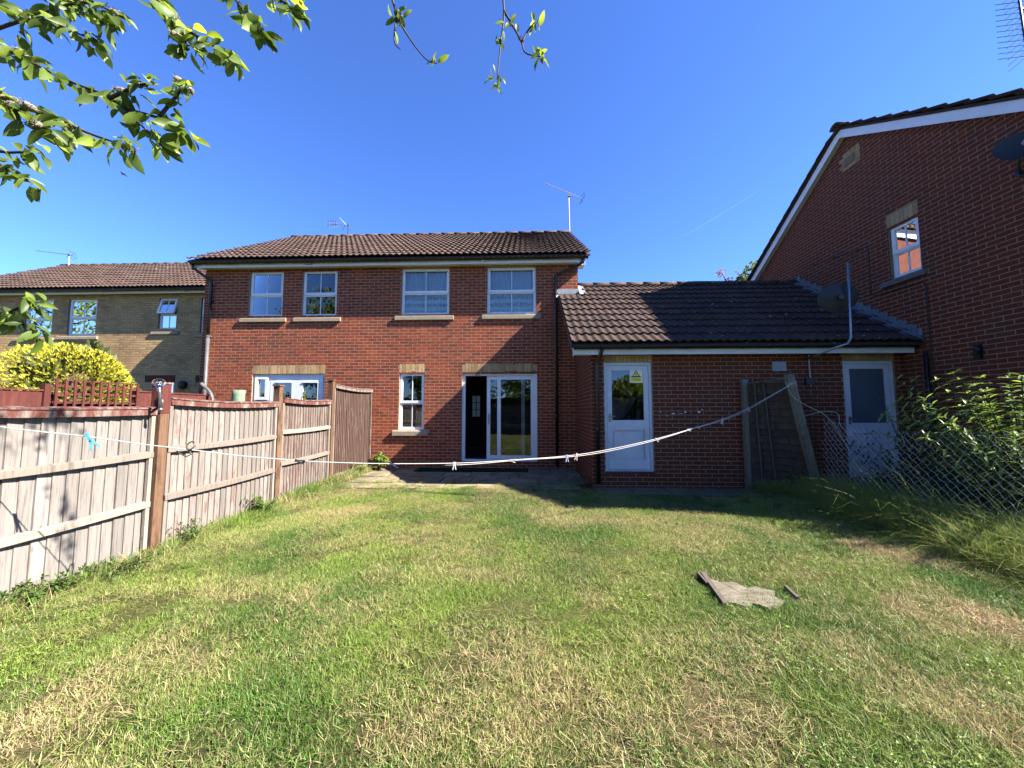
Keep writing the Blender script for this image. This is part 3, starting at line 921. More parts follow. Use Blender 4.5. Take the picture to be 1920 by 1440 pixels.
# the two back doors
def back_door(d, sign, name_lab):
    def pg(u, v, n=0.): return Vector((GX0 + u, GY - (n - .035), v))
    b = MB(); frame_rect(b, pg, d[0], d[1], d[2], d[3], .055, -.08, 0, .02)
    dr = part("back_door", b, MAT['white_paint'], garage, label=name_lab)
    u0, u1, v0, v1 = d[0] + .061, d[1] - .061, d[2] + .03, d[3] - .061
    lf = MB()
    gb, gt = v0 + .90 if sign else v0 + .93, v1 - .085
    pb, pt_ = v0 + .18, gb - .185
    for a, b_, c_, e in cells(u0, u1, v0, v1, [(u0 + .085, u1 - .085, gb, gt), (u0 + .085, u1 - .085, pb, pt_)]):
        lf.obox(pg(a, c_, -.055), (b_ - a, 0, 0), (0, -.045, 0), (0, 0, e - c_))
    part("door_leaf", lf, MAT['white_paint'], dr)
    pn = MB(); pn.obox(pg(u0 + .08, pb - .005, -.05), (u1 - u0 - .16, 0, 0), (0, -.012, 0), (0, 0, pt_ - pb + .01)); pn.obox(pg(u0 + .115, pb + .03, -.038), (u1 - u0 - .23, 0, 0), (0, -.012, 0), (0, 0, pt_ - pb - .06)); part("door_panel", pn, MAT['white_paint'], dr)
    part("pane", quad(pg, u0 + .083, u1 - .083, gb - .002, gt + .002, -.03, .005), MAT['glass' if sign else 'grey_film'], dr)
    th = MB(); th.obox(pg(d[0] - .01, d[2] - .035, -.06), (d[1] - d[0] + .02, 0, 0), (0, -.10, 0), (0, 0, .035)); part("threshold", th, MAT['dark_metal'], dr)
    hb = MB(); hb.obox(pg(u0 + .02, gb - .03, -.009), (.045, 0, 0), (0, -.006, 0), (0, 0, .15))
    hb.tube([pg(u0 + .042, gb + .07, -.01), pg(u0 + .042, gb + .07, .035), pg(u0 + .13, gb + .07, .04)], .009, 6)
    part("door_handle", hb, MAT['steel'], dr)
    if sign:
        # yellow electrical warning plate: white card, hazard triangle, black bar, yellow block with print lines
        sx0, sx1, sz0, sz1 = 1.925 - GX0, 2.165 - GX0, 1.945, 2.18
        part("warning_sign", quad(pg, sx0, sx1, sz0, sz1, -.020, .003), MAT['sign_white'], dr)
        cx = (sx0 + sx1) / 2
        def tri(s, zc, n):
            t = MB(); pts = [pg(cx - s, zc - s*.62, n), pg(cx + s, zc - s*.62, n), pg(cx, zc + s*1.05, n)]
            t.face(pts); return t
        part("hazard_triangle", tri(.075, 2.105, -.0165), MAT['black_plastic'], dr)
        part("triangle_field", tri(.052, 2.103, -.0160), MAT['sign_yellow'], dr)
        bolt = MB(); bz = 2.098
        for pl in ([(-.002, .035), (.012, .03), (-.002, .002), (-.014, .0)], [(-.002, .006), (.014, .008), (.002, -.026), (-.006, -.002)]):
            bolt.face([pg(cx + a, bz + c_, -.0155) for a, c_ in reversed(pl)])
        part("hazard_symbol", bolt, MAT['black_plastic'], dr)
        part("sign_bar", quad(pg, sx0 + .02, sx1 - .02, 2.045, 2.062, -.0165, .001), MAT['black_plastic'], dr)
        part("sign_block", quad(pg, sx0 + .02, sx1 - .02, 1.963, 2.036, -.0165, .001), MAT['sign_yellow'], dr)
        ln = MB()
        for i, wd in enumerate((.07, .085, .06)):
            ln.obox(pg(cx - wd, 2.018 - i*.018, -.0154), (2*wd, 0, 0), (0, -.0006, 0), (0, 0, .006))
        part("sign_print", ln, MAT['black_plastic'], dr)
    return dr
MAT['sign_white'] = M("sign_white", (.78, .76, .66), None, 3, .5, .3, k=.9)
MAT['sign_yellow'] = M("sign_yellow", (.80, .66, .02), (.74, .60, .02), 3, .5, .3, k=1.0)
back_door(D1, True, "white half-glazed door with a yellow warning sign")
back_door(D2, False, "white door with a grey filmed pane")
# things stored behind the glazed door: a dust sheet and a crumpled tarpaulin
def drape(name, x0, x1, z0, z1, y, matn, seed, topf):
    rr = np.random.default_rng(seed); b = MB(); nu, nv = 26, 16; ph = rr.uniform(0, 6, 6)
    pts = []
    for j in range(nv + 1):
        for i in range(nu + 1):
            s, t = i / nu, j / nv
            zt = z1 + topf(s)
            pts.append((x0 + (x1-x0)*s, y + .06*math.sin(7*s + 5*t + ph[0]) + .04*math.sin(13*s - 9*t + ph[1]) + .03*math.sin(21*t + 6*s + ph[2]), z0 + (zt - z0)*t))
    b.mesh(pts, [(j*(nu+1)+i, j*(nu+1)+i+1, (j+1)*(nu+1)+i+1, (j+1)*(nu+1)+i) for j in range(nv) for i in range(nu)])
    return solo(name, b, MAT[matn], *{'tarpaulin': ("crumpled dark blue tarpaulin heaped behind the garage door glass", "tarpaulin"),
                                     'dust_sheet': ("pale dust sheet hanging behind the tarpaulin in the garage", "dust sheet")}[name], smooth=True)
drape('tarpaulin', 1.5, 2.3, .145, 1.62, GY + .35, 'tarp', 1, lambda s: -.35 + .45 * S((s - .35) / .6))
drape('dust_sheet', 1.45, 2.4, .145, 1.70, GY + .75, 'pale_sheet', 2, lambda s: .02 * math.sin(9*s))
# air vent, cable box
av = MB(); av.box((4.484, GY - .012, 2.147), (4.727, GY - .001, 2.315)); v_ = part("air_vent", av, MAT['vent_white'], garage)
for k in range(6):
    q = MB(); z = 2.165 + k * .0235; q.obox((4.498, GY - .024, z), (.215, 0, 0), (0, .011, .006), (0, 0, .012)); part("louvre", q, MAT['vent_white'], v_)
cb = MB(); cb.box((5.03, GY - .06, 1.90), (5.17, GY - .003, 2.02)); jb = part("junction_box", cb, MAT['dark_metal'], garage)
cb = MB(); cb.tube([(5.13, GY - .02, 2.44), (5.125, GY - .02, 2.2), (5.13, GY - .03, 1.86)], .012, 6); part("conduit", cb, MAT['vent_white'], garage)
# dabs of white paint on the brickwork
pd_ = MB()
for (x_, z_, w_, h_) in ((2.565, 1.335, .012, .012), (2.68, 1.375, .035, .016), (2.82, 1.375, .04, .004), (2.90, 1.40, .02, .014), (3.14, 1.405, .03, .02), (3.2, 1.45, .012, .01), (2.45, 1.405, .012, .012), (3.62, .52, .014, .01)):
    n = 9; pd_.face([(x_ + w_*math.cos(-6.283*i/n)*(.7+.5*rng.random()), GY - .0032, z_ + h_*math.sin(-6.283*i/n)*(.6+.6*rng.random())) for i in range(n)])
part("paint_splash", pd_, MAT['dirty_paint'], garage)

# =================================================================== GABLE HOUSE ON THE RIGHT
XR = 6.80
RAY, RAZ, RS = 7.73, 7.45, .64
RE0, RE1 = 4.07, 2 * RAY - 4.07
rzt = lambda y: RAZ - RS * abs(y - RAY)
gable = thing("gable_house", "tall red brick gable wall house with white bargeboards at the right edge", "house", (XR + 3, RAY, 0))
# wall runs along +/-y; u measured from the far end (y = 11.3) towards the camera
YF, YN = 11.30, 4.25
O = (XR, YF, 0); U = (0, -1, 0); NN = (-1, 0, 0)
ru = lambda y0, y1, z0, z1: (YF - max(y0, y1), YF - min(y0, y1), z0, z1)
RW = ru(6.455, 6.975, 3.86, 4.83)
RL = ru(6.44, 7.0, 4.84, 5.08)
RSL = ru(6.37, 7.16, 3.74, 3.855)
RV = ru(7.56, 7.80, 6.60, 6.78)
topf = lambda u: rzt(YF - u) - .12
MAT['x'] = None
gw = MB()
Pg = lambda u, v, n=0.: Vector((XR + .0016 + n, YF - u, v))
for a, b_, c_, d in cells(0, YF - YN, 0, 4.95, [RW]):
    gw.face([Pg(a, c_), Pg(b_, c_), Pg(b_, d), Pg(a, d)])
gw.face([Pg(0, 4.95), Pg(YF - YN, 4.95), Pg(YF - YN, rzt(YN) - .03), Pg(YF - RAY, RAZ - .03), Pg(0, rzt(YF) - .03)])
gwall_m = part("gable_backing", gw, MAT['mortar'], gable)
# courses of brick
wallg = brick_wall(gable, O, U, NN, YF - YN, 7.5, [RW], [RL, RSL, RV, ru(7.50, 7.86, 6.525, 6.86)], RED_SHADE, "dark", top=topf, keep=300, seed=14, wall_top=[(0, 0), (.001, 0), (.001, .001)],
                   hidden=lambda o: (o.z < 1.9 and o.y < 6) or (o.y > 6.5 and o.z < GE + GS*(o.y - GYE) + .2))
lintel(gable, O, U, NN, RL[0], RL[1], RL[2] + .003, h=.225, seed=8)
bb = MB(); rr = random.Random(4)
for r in range(5):                                  # buff bricks round the loft vent
    z = 6.525 + r * .075
    ext = (.06, .0, .06, .0, .06)[r]
    y = 7.86 + (.05 if r % 2 else -.04)
    while y > 7.47:
        l = .10
        if not (z + .03 > 6.60 and z + .03 < 6.78 and y - l/2 < 7.80 and y - l/2 > 7.56):
            brick_faces(bb, Vector((XR + .0016, y, z)), Vector(U), Vector(NN), l - .008, .066, .003, cl(rr.choice(SOLD), .8))
        y -= l
part("vent_surround", bb, MAT['brick'], gable)
av = MB(); av.box((XR - .02, 7.57, 6.605), (XR - .002, 7.79, 6.775)); v_ = part("loft_vent", av, MAT['sandstone'], gable)
for k in range(6):
    q = MB(); z = 6.622 + k * .025; q.box((XR - .034, 7.59, z), (XR - .0205, 7.77, z + .012)); part("louvre", q, MAT['sandstone'], v_)
window(gable, O, U, NN, RW[0], RW[1], RW[2], RW[3], back=.05, sill=(RSL[0], RSL[1], RSL[2], RSL[3], .06), sill_mat='stone_grey')
shg = MB()
shg.box((XR + .02, YN + .01, 0), (XR + 8, YN + .1, 5.1)); shg.box((XR + .02, YF - .1, 0), (XR + 8, YF, 5.1)); shg.box((XR + .9, YN + .1, 0), (XR + 1.0, YF - .1, 5.1)); shg.box((XR + 7.9, YN + .1, 0), (XR + 8, YF - .1, 5.1))
part("side_wall", shg, MAT['brick_plain'], gable)
rg = MB()
for (ya, za_, yb_, zb_) in ((RE0, rzt(RE0), RAY, RAZ), (RE1, rzt(RE1), RAY, RAZ)):
    a_, b2 = 6.66, XR + 8.2
    pts = [(a_, ya, za_), (b2, ya, za_), (b2, yb_, zb_), (a_, yb_, zb_)]
    rg.mesh(pts + [(p[0], p[1], p[2] - .05) for p in pts], [(0,1,2,3),(7,6,5,4),(0,4,5,1),(3,7,4,0)] if ya < yb_ else [(3,2,1,0),(4,5,6,7),(1,5,4,0),(0,4,7,3)], (.11, .085, .075))
roofg = part("roof", rg, MAT['tile'], gable)
# tiles on the slope facing the garden, and the stepped verge tiles of both slopes
tiled_slope(roofg, 6.60, 9.30, RE0, rzt(RE0), RS, 13, TILE, "gable", keep=120, seed=41)
vtb = MB()
for k in range(13):
    y0 = RE1 - k * TG * math.cos(math.atan(RS)); z0 = rzt(y0)
    y1 = y0 - TL * math.cos(math.atan(RS)); z1 = rzt(y1)
    vtb.mesh([(6.60, y0, z0 + .035), (6.95, y0, z0 + .035), (6.95, y1, z1 + .012), (6.60, y1, z1 + .012),
              (6.60, y0, z0 + .0), (6.95, y0, z0 + .0), (6.95, y1, z1 - .01), (6.60, y1, z1 - .01)], [(3,2,1,0),(4,5,6,7),(0,1,5,4),(0,4,7,3),(2,3,7,6)], cl(rng.choice(TILE), 1.0))
part("verge_tiles", vtb, MAT['tile'], roofg)
ridge_tiles(roofg, (6.58, RAY, RAZ + .02), (9.1, RAY, RAZ + .02), 6, seed=42)
for nm, ya in (("bargeboard", RE0), ("bargeboard", RE1)):
    bg_ = MB(); za2 = rzt(ya); tp, bt = -.035, -.225
    sgn = 1 if ya < RAY else -1
    pts = [(6.68, ya, za2 + bt), (6.705, ya, za2 + bt), (6.705, RAY, RAZ + bt), (6.68, RAY, RAZ + bt),
           (6.68, ya, za2 + tp), (6.705, ya, za2 + tp), (6.705, RAY, RAZ + tp), (6.68, RAY, RAZ + tp)]
    fs = [(0,3,2,1),(4,5,6,7),(0,1,5,4),(3,0,4,7),(1,2,6,5)]
    bg_.mesh(pts, fs if sgn > 0 else [tuple(reversed(f)) for f in fs])
    part(nm, bg_, MAT['pvc'], gable)
    so = MB(); pts = [(6.705, ya, za2 + bt + .02), (XR + .05, ya, za2 + bt + .02), (XR + .05, RAY, RAZ + bt + .02), (6.705, RAY, RAZ + bt + .02)]
    so.mesh(pts, [(0,3,2,1)] if sgn > 0 else [(0,1,2,3)]); part("verge_soffit", so, MAT['dirty_paint'], gable)
cbl = MB()
cbl.tube([(XR - .012, 9.18, 4.93), (XR - .012, 7.40, 4.69), (XR - .012, 7.385, 4.65), (XR - .012, 7.39, 3.72), (XR - .012, 7.30, 3.66), (XR - .012, 6.46, 3.63), (XR - .012, 6.40, 3.56), (XR - .012, 6.40, 1.2)], .009, 6)
part("cable", cbl, MAT['black_plastic'], gable)
downpipe(gable, [(XR - .05, 6.46, 2.42), (XR - .05, 6.46, .1)], r=.03)
bx_ = MB(); bx_.box((XR - .05, 5.72, 2.20), (XR - .003, 5.80, 2.42)); bx_.tube([(XR - .08, 5.76, 2.38), (XR - .06, 5.70, 2.33), (XR - .03, 5.76, 2.26)], .02, 6); part("meter_fitting", bx_, MAT['black_plastic'], gable)

# =================================================================== BUFF HOUSE ON THE LEFT
BY = 11.2
buff = thing("buff_brick_house", "yellow-buff brick house with brown tiled roof behind the golden bush", "house", (-13.5, BY, 0))
BX0, BX1 = -19.2, -8.21
O = (BX0, BY, 0); U = (1, 0, 0); NN = (0, -1, 0)
def b_(x0, x1, z0, z1): return (x0 - BX0, x1 - BX0, z0, z1)
BA, BB, BC, BD, BE_ = b_(-16.28, -15.33, 3.80, 5.05), b_(-14.80, -13.84, 3.86, 5.05), b_(-11.75, -11.16, 4.03, 5.05), b_(-10.36, -9.5, 3.9, 5.02), b_(-11.56, -11.08, .9, 2.33)
bs = [b_(-16.55, -15.2, 3.68, 3.78), b_(-15.1, -13.72, 3.72, 3.82), b_(-11.94, -11.03, 3.86, 3.95), b_(-10.5, -9.3, 3.76, 3.86)]
bl = [b_(-12.06, -11.06, 2.335, 2.57), b_(-10.4, -9.4, 2.335, 2.57)]
brick_wall(buff, O, U, NN, BX1 - BX0, 5.22, [BA, BB, BC, BD, BE_], bs + bl, BUFF, "buff", mortar='mortar_buff', keep=300,
           hidden=lambda o: o.z < 2.0 or o.x > -10.3 or (o.x < -11.8 and o.z < 3.0), seed=15)
for l in bl: lintel(buff, O, U, NN, l[0], l[1], l[2], pal=MAROON, seed=9)
for w_, s_ in ((BA, bs[0]), (BB, bs[1]), (BD, bs[3])):
    window(buff, O, U, NN, w_[0], w_[1], w_[2], w_[3], sill=(s_[0], s_[1], s_[2], s_[3], .05))
window(buff, O, U, NN, BC[0], BC[1], BC[2], BC[3], sill=(bs[2][0], bs[2][1], bs[2][2], bs[2][3], .05), top_open=.25, curt=[('net_white', .05, .95, .02, .48, 6)])
window(buff, O, U, NN, BE_[0], BE_[1], BE_[2], BE_[3], bars=0)
sb = MB(); sb.box((BX0 + .004, BY + .03, 0), (BX0 + .1, 17.7, 5.15)); sb.box((BX0 + .1, 15.4, 0), (BX1, 15.5, 7.0)); sb.box((BX1 - .1, BY + .03, 0), (BX1, 15.4, 5.15)); sb.box((BX0 + .1, BY + .2, 2.6), (BX1 - .1, 15.4, 2.7))
MAT['buff_plain'] = M("buff_brick_side", (.29, .20, .11), (.23, .16, .09), 5, .9, .2)
part("side_wall", sb, MAT['buff_plain'], buff)
BYE, BZE, BSL, BRY = 10.83, 5.27, .62, 14.45
BRZ = BZE + BSL * (BRY - BYE)
rb = MB(); bx0, bx1 = -19.5, -8.25
rb.mesh([(bx0, BYE, BZE-.02), (bx1, BYE, BZE-.02), (bx1, BRY, BRZ-.02), (bx0, BRY, BRZ-.02), (bx0, BYE, BZE-.06), (bx1, BYE, BZE-.06), (bx1, BRY, BRZ-.06), (bx0, BRY, BRZ-.06)], [(0,1,2,3),(7,6,5,4),(0,4,5,1),(1,5,6,2),(3,7,4,0)], (.1, .08, .07))
rb.mesh([(bx0, BRY, BRZ), (bx1, BRY, BRZ), (bx1, 2*BRY-BYE, BZE), (bx0, 2*BRY-BYE, BZE)], [(0,1,2,3)], (.1, .08, .07))
rfb = part("roof", rb, MAT['tile'], buff)
tiled_slope(rfb, bx0, bx1, BYE, BZE, BSL, 13, TILE, "buff", seed=51)
ridge_tiles(rfb, (bx0, BRY, BRZ + .01), (bx1, BRY, BRZ + .01), 25, seed=52)
fb = MB(); fb.box((bx0 + .06, BY - .20, 5.14), (bx1 - .2, BY - .18, 5.27)); part("fascia", fb, MAT['pvc'], buff)
sf = MB(); sf.box((bx0 + .06, BY - .18, 5.19), (bx1 - .2, BY + .05, 5.205)); part("soffit", sf, MAT['pvc'], buff)
gutter(buff, (bx0 + .02, BY - .27, 5.255), (bx1 - .2, BY - .27, 5.255), .06)
for x_ in (-13.36, -8.95 - 1.75):
    q = MB(); q.sphere((x_, BY - .235, 5.20), .05, 8, 6, sc=(1.2, .6, .7)); part("eaves_lamp", q, MAT['vent_white'], buff)
q = MB(); q.tube([(-10.76, BY - .02, 2.24), (-10.76, BY - .12, 2.24)], .13, 14); q.tube([(-10.76, BY - .12, 2.24), (-10.76, BY - .16, 2.24)], [.13, .05], 14); part("flue_vent", q, MAT['black_plastic'], buff)

# =================================================================== PATIO
MAT['slab'] = attr_mat("sandstone_slab", 12, .25, .92, .004, .2, stain=(2.6, .42, (.10, .10, .05), .6))
pbm = MB(); pbm.box((-3.72, 6.80, -.06), (1.19, FY - .004, .010), (.16, .145, .09)); pbm.box((1.1901, 6.25, -.06), (4.05, GY - .004, .045), (.12, .11, .08))
patio = bpy.data.objects.new("patio", pbm.data("patio", MAT['slab'])); link(patio)
tag(patio, "uneven stone slab patio along the foot of the house", "patio", kind="structure")
rr = random.Random(5)
def slab(x0, x1, y0, y1, z, c_):
    b = MB(); g = .008
    dz = [rr.uniform(-.006, .006) for _ in range(4)]
    j = lambda: rr.uniform(-.006, .006)
    bp_ = [(x0+g+j(), y0+g+j()), (x1-g+j(), y0+g+j()), (x1-g+j(), y1-g+j()), (x0+g+j(), y1-g+j())]
    e = .012
    ip = [(bp_[0][0]+e, bp_[0][1]+e), (bp_[1][0]-e, bp_[1][1]+e), (bp_[2][0]-e, bp_[2][1]-e), (bp_[3][0]+e, bp_[3][1]-e)]
    pts = [(p[0], p[1], z - .05) for p in bp_] + [(p[0], p[1], z - .008 + d) for p, d in zip(bp_, dz)] + [(p[0], p[1], z + d) for p, d in zip(ip, dz)]
    b.mesh(pts, [(8,9,10,11)] + [(i, (i+1) % 4, 4+(i+1) % 4, 4+i) for i in range(4)] + [(4+i, 4+(i+1) % 4, 8+(i+1) % 4, 8+i) for i in range(4)], c_)
    return part("slab", b, MAT['slab'], patio)
SLC = [(.42, .33, .20), (.38, .30, .19), (.33, .28, .19), (.45, .36, .22), (.30, .25, .17)]
y = FY - .01
for row, (dep, zz) in enumerate(((.60, .05), (.45, .045), (.60, .034), (.46, .020))):
    x = -3.70 + rr.uniform(0, .1)
    while x < 1.15:
        w_ = rr.choice((.45, .6, .6, .75)); x2 = min(x + w_, 1.17)
        if 1.17 - x2 < .2: x2 = 1.17
        k = .75 if x > -.6 else 1.0
        slab(x, x2, y - dep, y, zz + rr.uniform(-.004, .004), cl(rr.choice(SLC), 1.0))
        x = x2
    y -= dep
x = 1.22
while x < 4.0:
    x2 = min(x + .6, 4.03); slab(x, x2, 6.30, 6.80, .062 + rr.uniform(-.005, .004), cl(rr.choice(SLC), .6)); x = x2
mt = MB(); gn = 40
for i in range(gn):
    for j_ in range(8):
        xa, xb_ = -2.55 + i*2.6/gn, -2.55 + (i+1)*2.6/gn; ya, yb2 = 8.40 + j_*.06, 8.40 + (j_+1)*.06
        mt.box((xa, ya, .056), (xb_ - .01, yb2 - .008, .078 + rng.uniform(-.004, .006)))
MAT['turf'] = M("artificial_turf", (.020, .060, .020), (.012, .035, .014), 40, .9, .1, bump=.006, bscale=300)
solo("turf_mat", mt, MAT['turf'], "dark green artificial grass mat below the patio door", "mat")

# =================================================================== LEFT FENCE
def wood_mat(name, pale, dark, stain, amount, scale=1.0, k=.62):
    m, nt, out = new_mat(name)
    oi = N(nt, "ShaderNodeObjectInfo")
    v0 = coords(nt, 'World')
    ad = N(nt, "ShaderNodeVectorMath", operation='ADD'); nt.links.new(v0, ad.inputs[0])
    cm = N(nt, "ShaderNodeCombineXYZ"); r10 = math_(nt, 'MULTIPLY', oi.outputs["Random"], 40.0)
    nt.links.new(r10, cm.inputs[2]); nt.links.new(cm.outputs[0], ad.inputs[1])
    mp = N(nt, "ShaderNodeMapping"); mp.inputs["Scale"].default_value = (22, 22, 1.3); nt.links.new(ad.outputs[0], mp.inputs[0])
    g = noise(nt, mp.outputs[0], 2.6 * scale, 6, .65)
    base = ramp(nt, g, [(.30, dark), (.50, pale), (.72, tuple(min(1, x*1.12) for x in pale))])
    base = mixc(nt, 1.0, base, ramp(nt, oi.outputs["Random"], [(0, .70), (1, 1.12)]), 'MULTIPLY')
    mp2 = N(nt, "ShaderNodeMapping"); mp2.inputs["Scale"].default_value = (6, 6, 1.6); nt.links.new(ad.outputs[0], mp2.inputs[0])
    s = noise(nt, mp2.outputs[0], 2.0, 6, .7)
    s2 = math_(nt, 'ADD', s, math_(nt, 'MULTIPLY', math_(nt, 'SUBTRACT', oi.outputs["Random"], .5), .12))
    th = .78 - amount * .62
    base = mixc(nt, ramp(nt, s2, [(th, 0.0), (th + .16, .92)]), base, stain)
    kn = N(nt, "ShaderNodeTexVoronoi"); kn.inputs["Scale"].default_value = 3.2
    mp3 = N(nt, "ShaderNodeMapping"); mp3.inputs["Scale"].default_value = (2, 3.0, 1.0); nt.links.new(ad.outputs[0], mp3.inputs[0]); nt.links.new(mp3.outputs[0], kn.inputs["Vector"])
    base = mixc(nt, ramp(nt, kn.outputs["Distance"], [(.05, .65), (.10, 0.0)]), base, (.17, .115, .075))
    finish(nt, out, base, .9, .15, 0, g, .004, k=k)
    return m
STAIN = (.17, .062, .040)
MAT['wood_pale'] = wood_mat("weathered_fence_board", (.33, .295, .265), (.19, .165, .145), (.22, .14, .11), .26)
MAT['wood_mid'] = wood_mat("half_stained_board", (.33, .285, .25), (.19, .155, .135), (.18, .105, .08), .40)
MAT['wood_red'] = wood_mat("mostly_stained_board", (.30, .25, .215), (.17, .13, .11), (.14, .078, .058), .54)
MAT['wood_stained'] = wood_mat("stained_board", (.22, .155, .125), (.12, .08, .066), (.10, .055, .042), .70)
MAT['rail_pale'] = wood_mat("weathered_rail", (.34, .285, .235), (.22, .175, .14), (.22, .14, .10), .2)
MAT['cap_red'] = wood_mat("peeling_red_capping", (.34, .27, .23), (.22, .15, .13), (.14, .038, .028), .66)
MAT['post_brown'] = wood_mat("brown_stained_post", (.22, .125, .072), (.13, .075, .046), (.095, .05, .036), .5)
MAT['maroon'] = wood_mat("maroon_painted_wood", (.15, .045, .035), (.12, .036, .028), (.10, .030, .025), .5)
MAT['post_grey'] = wood_mat("grey_green_post", (.28, .25, .19), (.18, .16, .12), (.13, .12, .08), .4)
MAT['lap_dark'] = wood_mat("dark_lap_board", (.10, .075, .056), (.06, .047, .037), (.04, .032, .027), .4)
MAT['batten'] = wood_mat("grey_batten", (.15, .125, .10), (.10, .085, .07), (.08, .065, .05), .4)

FX = -3.80
fence = thing("garden_fence", "long weathered pale timber panel fence along the left side of the lawn", "fence", (FX, 5.2, 0))
def fence_panel(y0, y1, ztop, rails, mats, nb, sag=.025, frame=False, lean=0.0, capw=.05):
    bm_, rm, cm_ = mats
    fr = MB()
    zt = lambda s: ztop - sag * math.sin(math.pi * s)
    nseg = 10
    def rail(zf, w, d, x, mbq, c=(1,1,1)):
        for k in range(nseg):
            s0, s1 = k / nseg, (k + 1) / nseg
            ya, yb3 = y0 + (y1 - y0)*s0, y0 + (y1 - y0)*s1
            mbq.mesh([(x, ya, zf(s0)), (x + d, ya, zf(s0) - .008), (x + d, ya, zf(s0) + w - .012), (x, ya, zf(s0) + w), (x, yb3, zf(s1)), (x + d, yb3, zf(s1) - .008), (x + d, yb3, zf(s1) + w - .012), (x, yb3, zf(s1) + w)],
                     [(0,4,5,1),(1,5,6,2),(2,6,7,3),(3,7,4,0)] + ([(0,1,2,3)] if k == 0 else []) + ([(7,6,5,4)] if k == nseg-1 else []), c)
    rail(lambda s: zt(s) - .055, .060, .048, FX + .003, fr)
    pan = part("panel", fr, MAT[cm_], fence)
    for yy in (y0, y1 - .035):
        q = MB(); q.box((FX + .004, yy, .06), (FX + .036, yy + .035, ztop - .058)); part("stile", q, MAT[rm], pan)
    for z in rails:
        q = MB(); rail(lambda s, z=z: z - .012*math.sin(math.pi*s) + .02*(s-.5), .055, .042, FX + .003, q); part("rail", q, MAT[rm], pan)
    q = MB(); rail(lambda s: zt(s) + .006, .018, capw + .045, FX - .035, q); part("capping", q, MAT[cm_], pan)
    w = (y1 - y0) / nb
    for k in range(nb):
        ya = y0 + k*w; yb3 = ya + w * 1.16
        if k == nb - 1: yb3 = y1
        b = MB(); tilt = rr.uniform(-.006, .006); top = zt((k + .5)/nb) - .004
        g0 = gz(FX, ya) - .03
        bow = rr.uniform(-.004, .006)
        nseg2 = 3
        cols = []
        for j in range(nseg2 + 1):
            t = j / nseg2; z = g0 + (top - g0)*t; dy = tilt*(t - .5)*2 + rr.uniform(-.0015, .0015); bx2 = bow*math.sin(math.pi*t)
            # feather-edge: the thick edge laps over the thin edge of the board before it
            cols.append([(FX - .020 + bx2, ya + dy, z), (FX + .0015 + bx2, ya + dy, z), (FX - .014 + bx2, yb3 + dy, z), (FX - .024 + bx2, yb3 + dy, z)])
        pts = [p for c_ in cols for p in c_]
        fs = []
        for j in range(nseg2):
            a = j*4
            fs += [(a+i, a+(i+1) % 4, a+4+(i+1) % 4, a+4+i) for i in range(4)]
        fs += [(3,2,1,0), (nseg2*4, nseg2*4+1, nseg2*4+2, nseg2*4+3)]
        b.mesh(pts, fs)
        part("board", b, MAT[bm_], pan)
    return pan
rr = random.Random(8)
fence_panel(1.82, 3.63, 1.445, (.955, .465), ('wood_pale', 'rail_pale', 'cap_red'), 19, sag=.012)
fence_panel(3.78, 5.47, 1.55, (1.005, .51), ('wood_mid', 'rail_pale', 'cap_red'), 20)
fence_panel(5.60, 7.00, 1.62, (1.085, .60), ('wood_red', 'rail_pale', 'cap_red'), 19)
fence_panel(7.13, 8.90, 1.945, (.13,), ('wood_stained', 'wood_red', 'wood_red'), 24, sag=.03)
for (yy, zt_, mn) in ((1.76, 1.6, 'post_brown'), (3.705, 1.70, 'post_brown'), (5.535, 1.80, 'post_brown'), (7.065, 2.01, 'post_brown')):
    b = MB(); h = .047; lx = rr.uniform(-.01, .01)
    b.mesh([(FX-h, yy-h, -.05), (FX+h, yy-h, -.05), (FX+h, yy+h, -.05), (FX-h, yy+h, -.05), (FX-h+lx, yy-h, zt_), (FX+h+lx, yy-h, zt_), (FX+h+lx, yy+h, zt_), (FX-h+lx, yy+h, zt_)],
           [(0,3,2,1),(4,5,6,7),(0,1,5,4),(1,2,6,5),(2,3,7,6),(3,0,4,7)])
    po = part("post", b, MAT[mn], fence)
    c_ = MB(); c_.box((FX - .06 + lx, yy - .06, zt_ + .001), (FX + .06 + lx, yy + .06, zt_ + .02)); part("post_cap", c_, MAT['cap_red' if zt_ < 1.75 else mn], po)
    if abs(yy - 3.705) < .01:
        c_ = MB(); c_.box((FX - h - .004, yy - h - .004, 1.40), (FX + h + .004 + lx, yy + h + .004, 1.699)); part("painted_top", c_, MAT['maroon'], po, label="maroon painted head of the post")

# =================================================================== MAROON FENCE WITH TRELLIS (neighbour)
MX = -7.80
mf = thing("maroon_fence", "maroon painted close-board fence with a trellis beyond the weathered fence", "fence", (MX, 6.8, 0))
k = 0; yy = 4.2
while yy < 8.85:
    b = MB(); tz = 1.80 if yy > 7.05 else (1.56 if yy > 5.72 else 1.74)
    b.mesh([(MX - .02, yy, 0), (MX - .006, yy, 0), (MX + .002, yy + .115, 0), (MX - .012, yy + .115, 0), (MX - .02, yy, tz), (MX - .006, yy, tz), (MX + .002, yy + .115, tz), (MX - .012, yy + .115, tz)],
           [(3,2,1,0),(4,5,6,7),(0,1,5,4),(1,2,6,5),(2,3,7,6),(3,0,4,7)])
    part("board", b, MAT['maroon'], mf); yy += .10
for ya, yb2, z in ((4.2, 5.70, 1.745), (7.05, 8.9, 1.805)):
    b = MB(); b.box((MX - .03, ya, z), (MX + .02, yb2, z + .025)); part("capping", b, MAT['maroon'], mf)
for yp in (5.70, 7.08):
    b = MB(); b.box((MX - .04, yp - .04, 0), (MX + .04, yp + .04, 1.86)); part("post", b, MAT['maroon'], mf)
nlat = 11
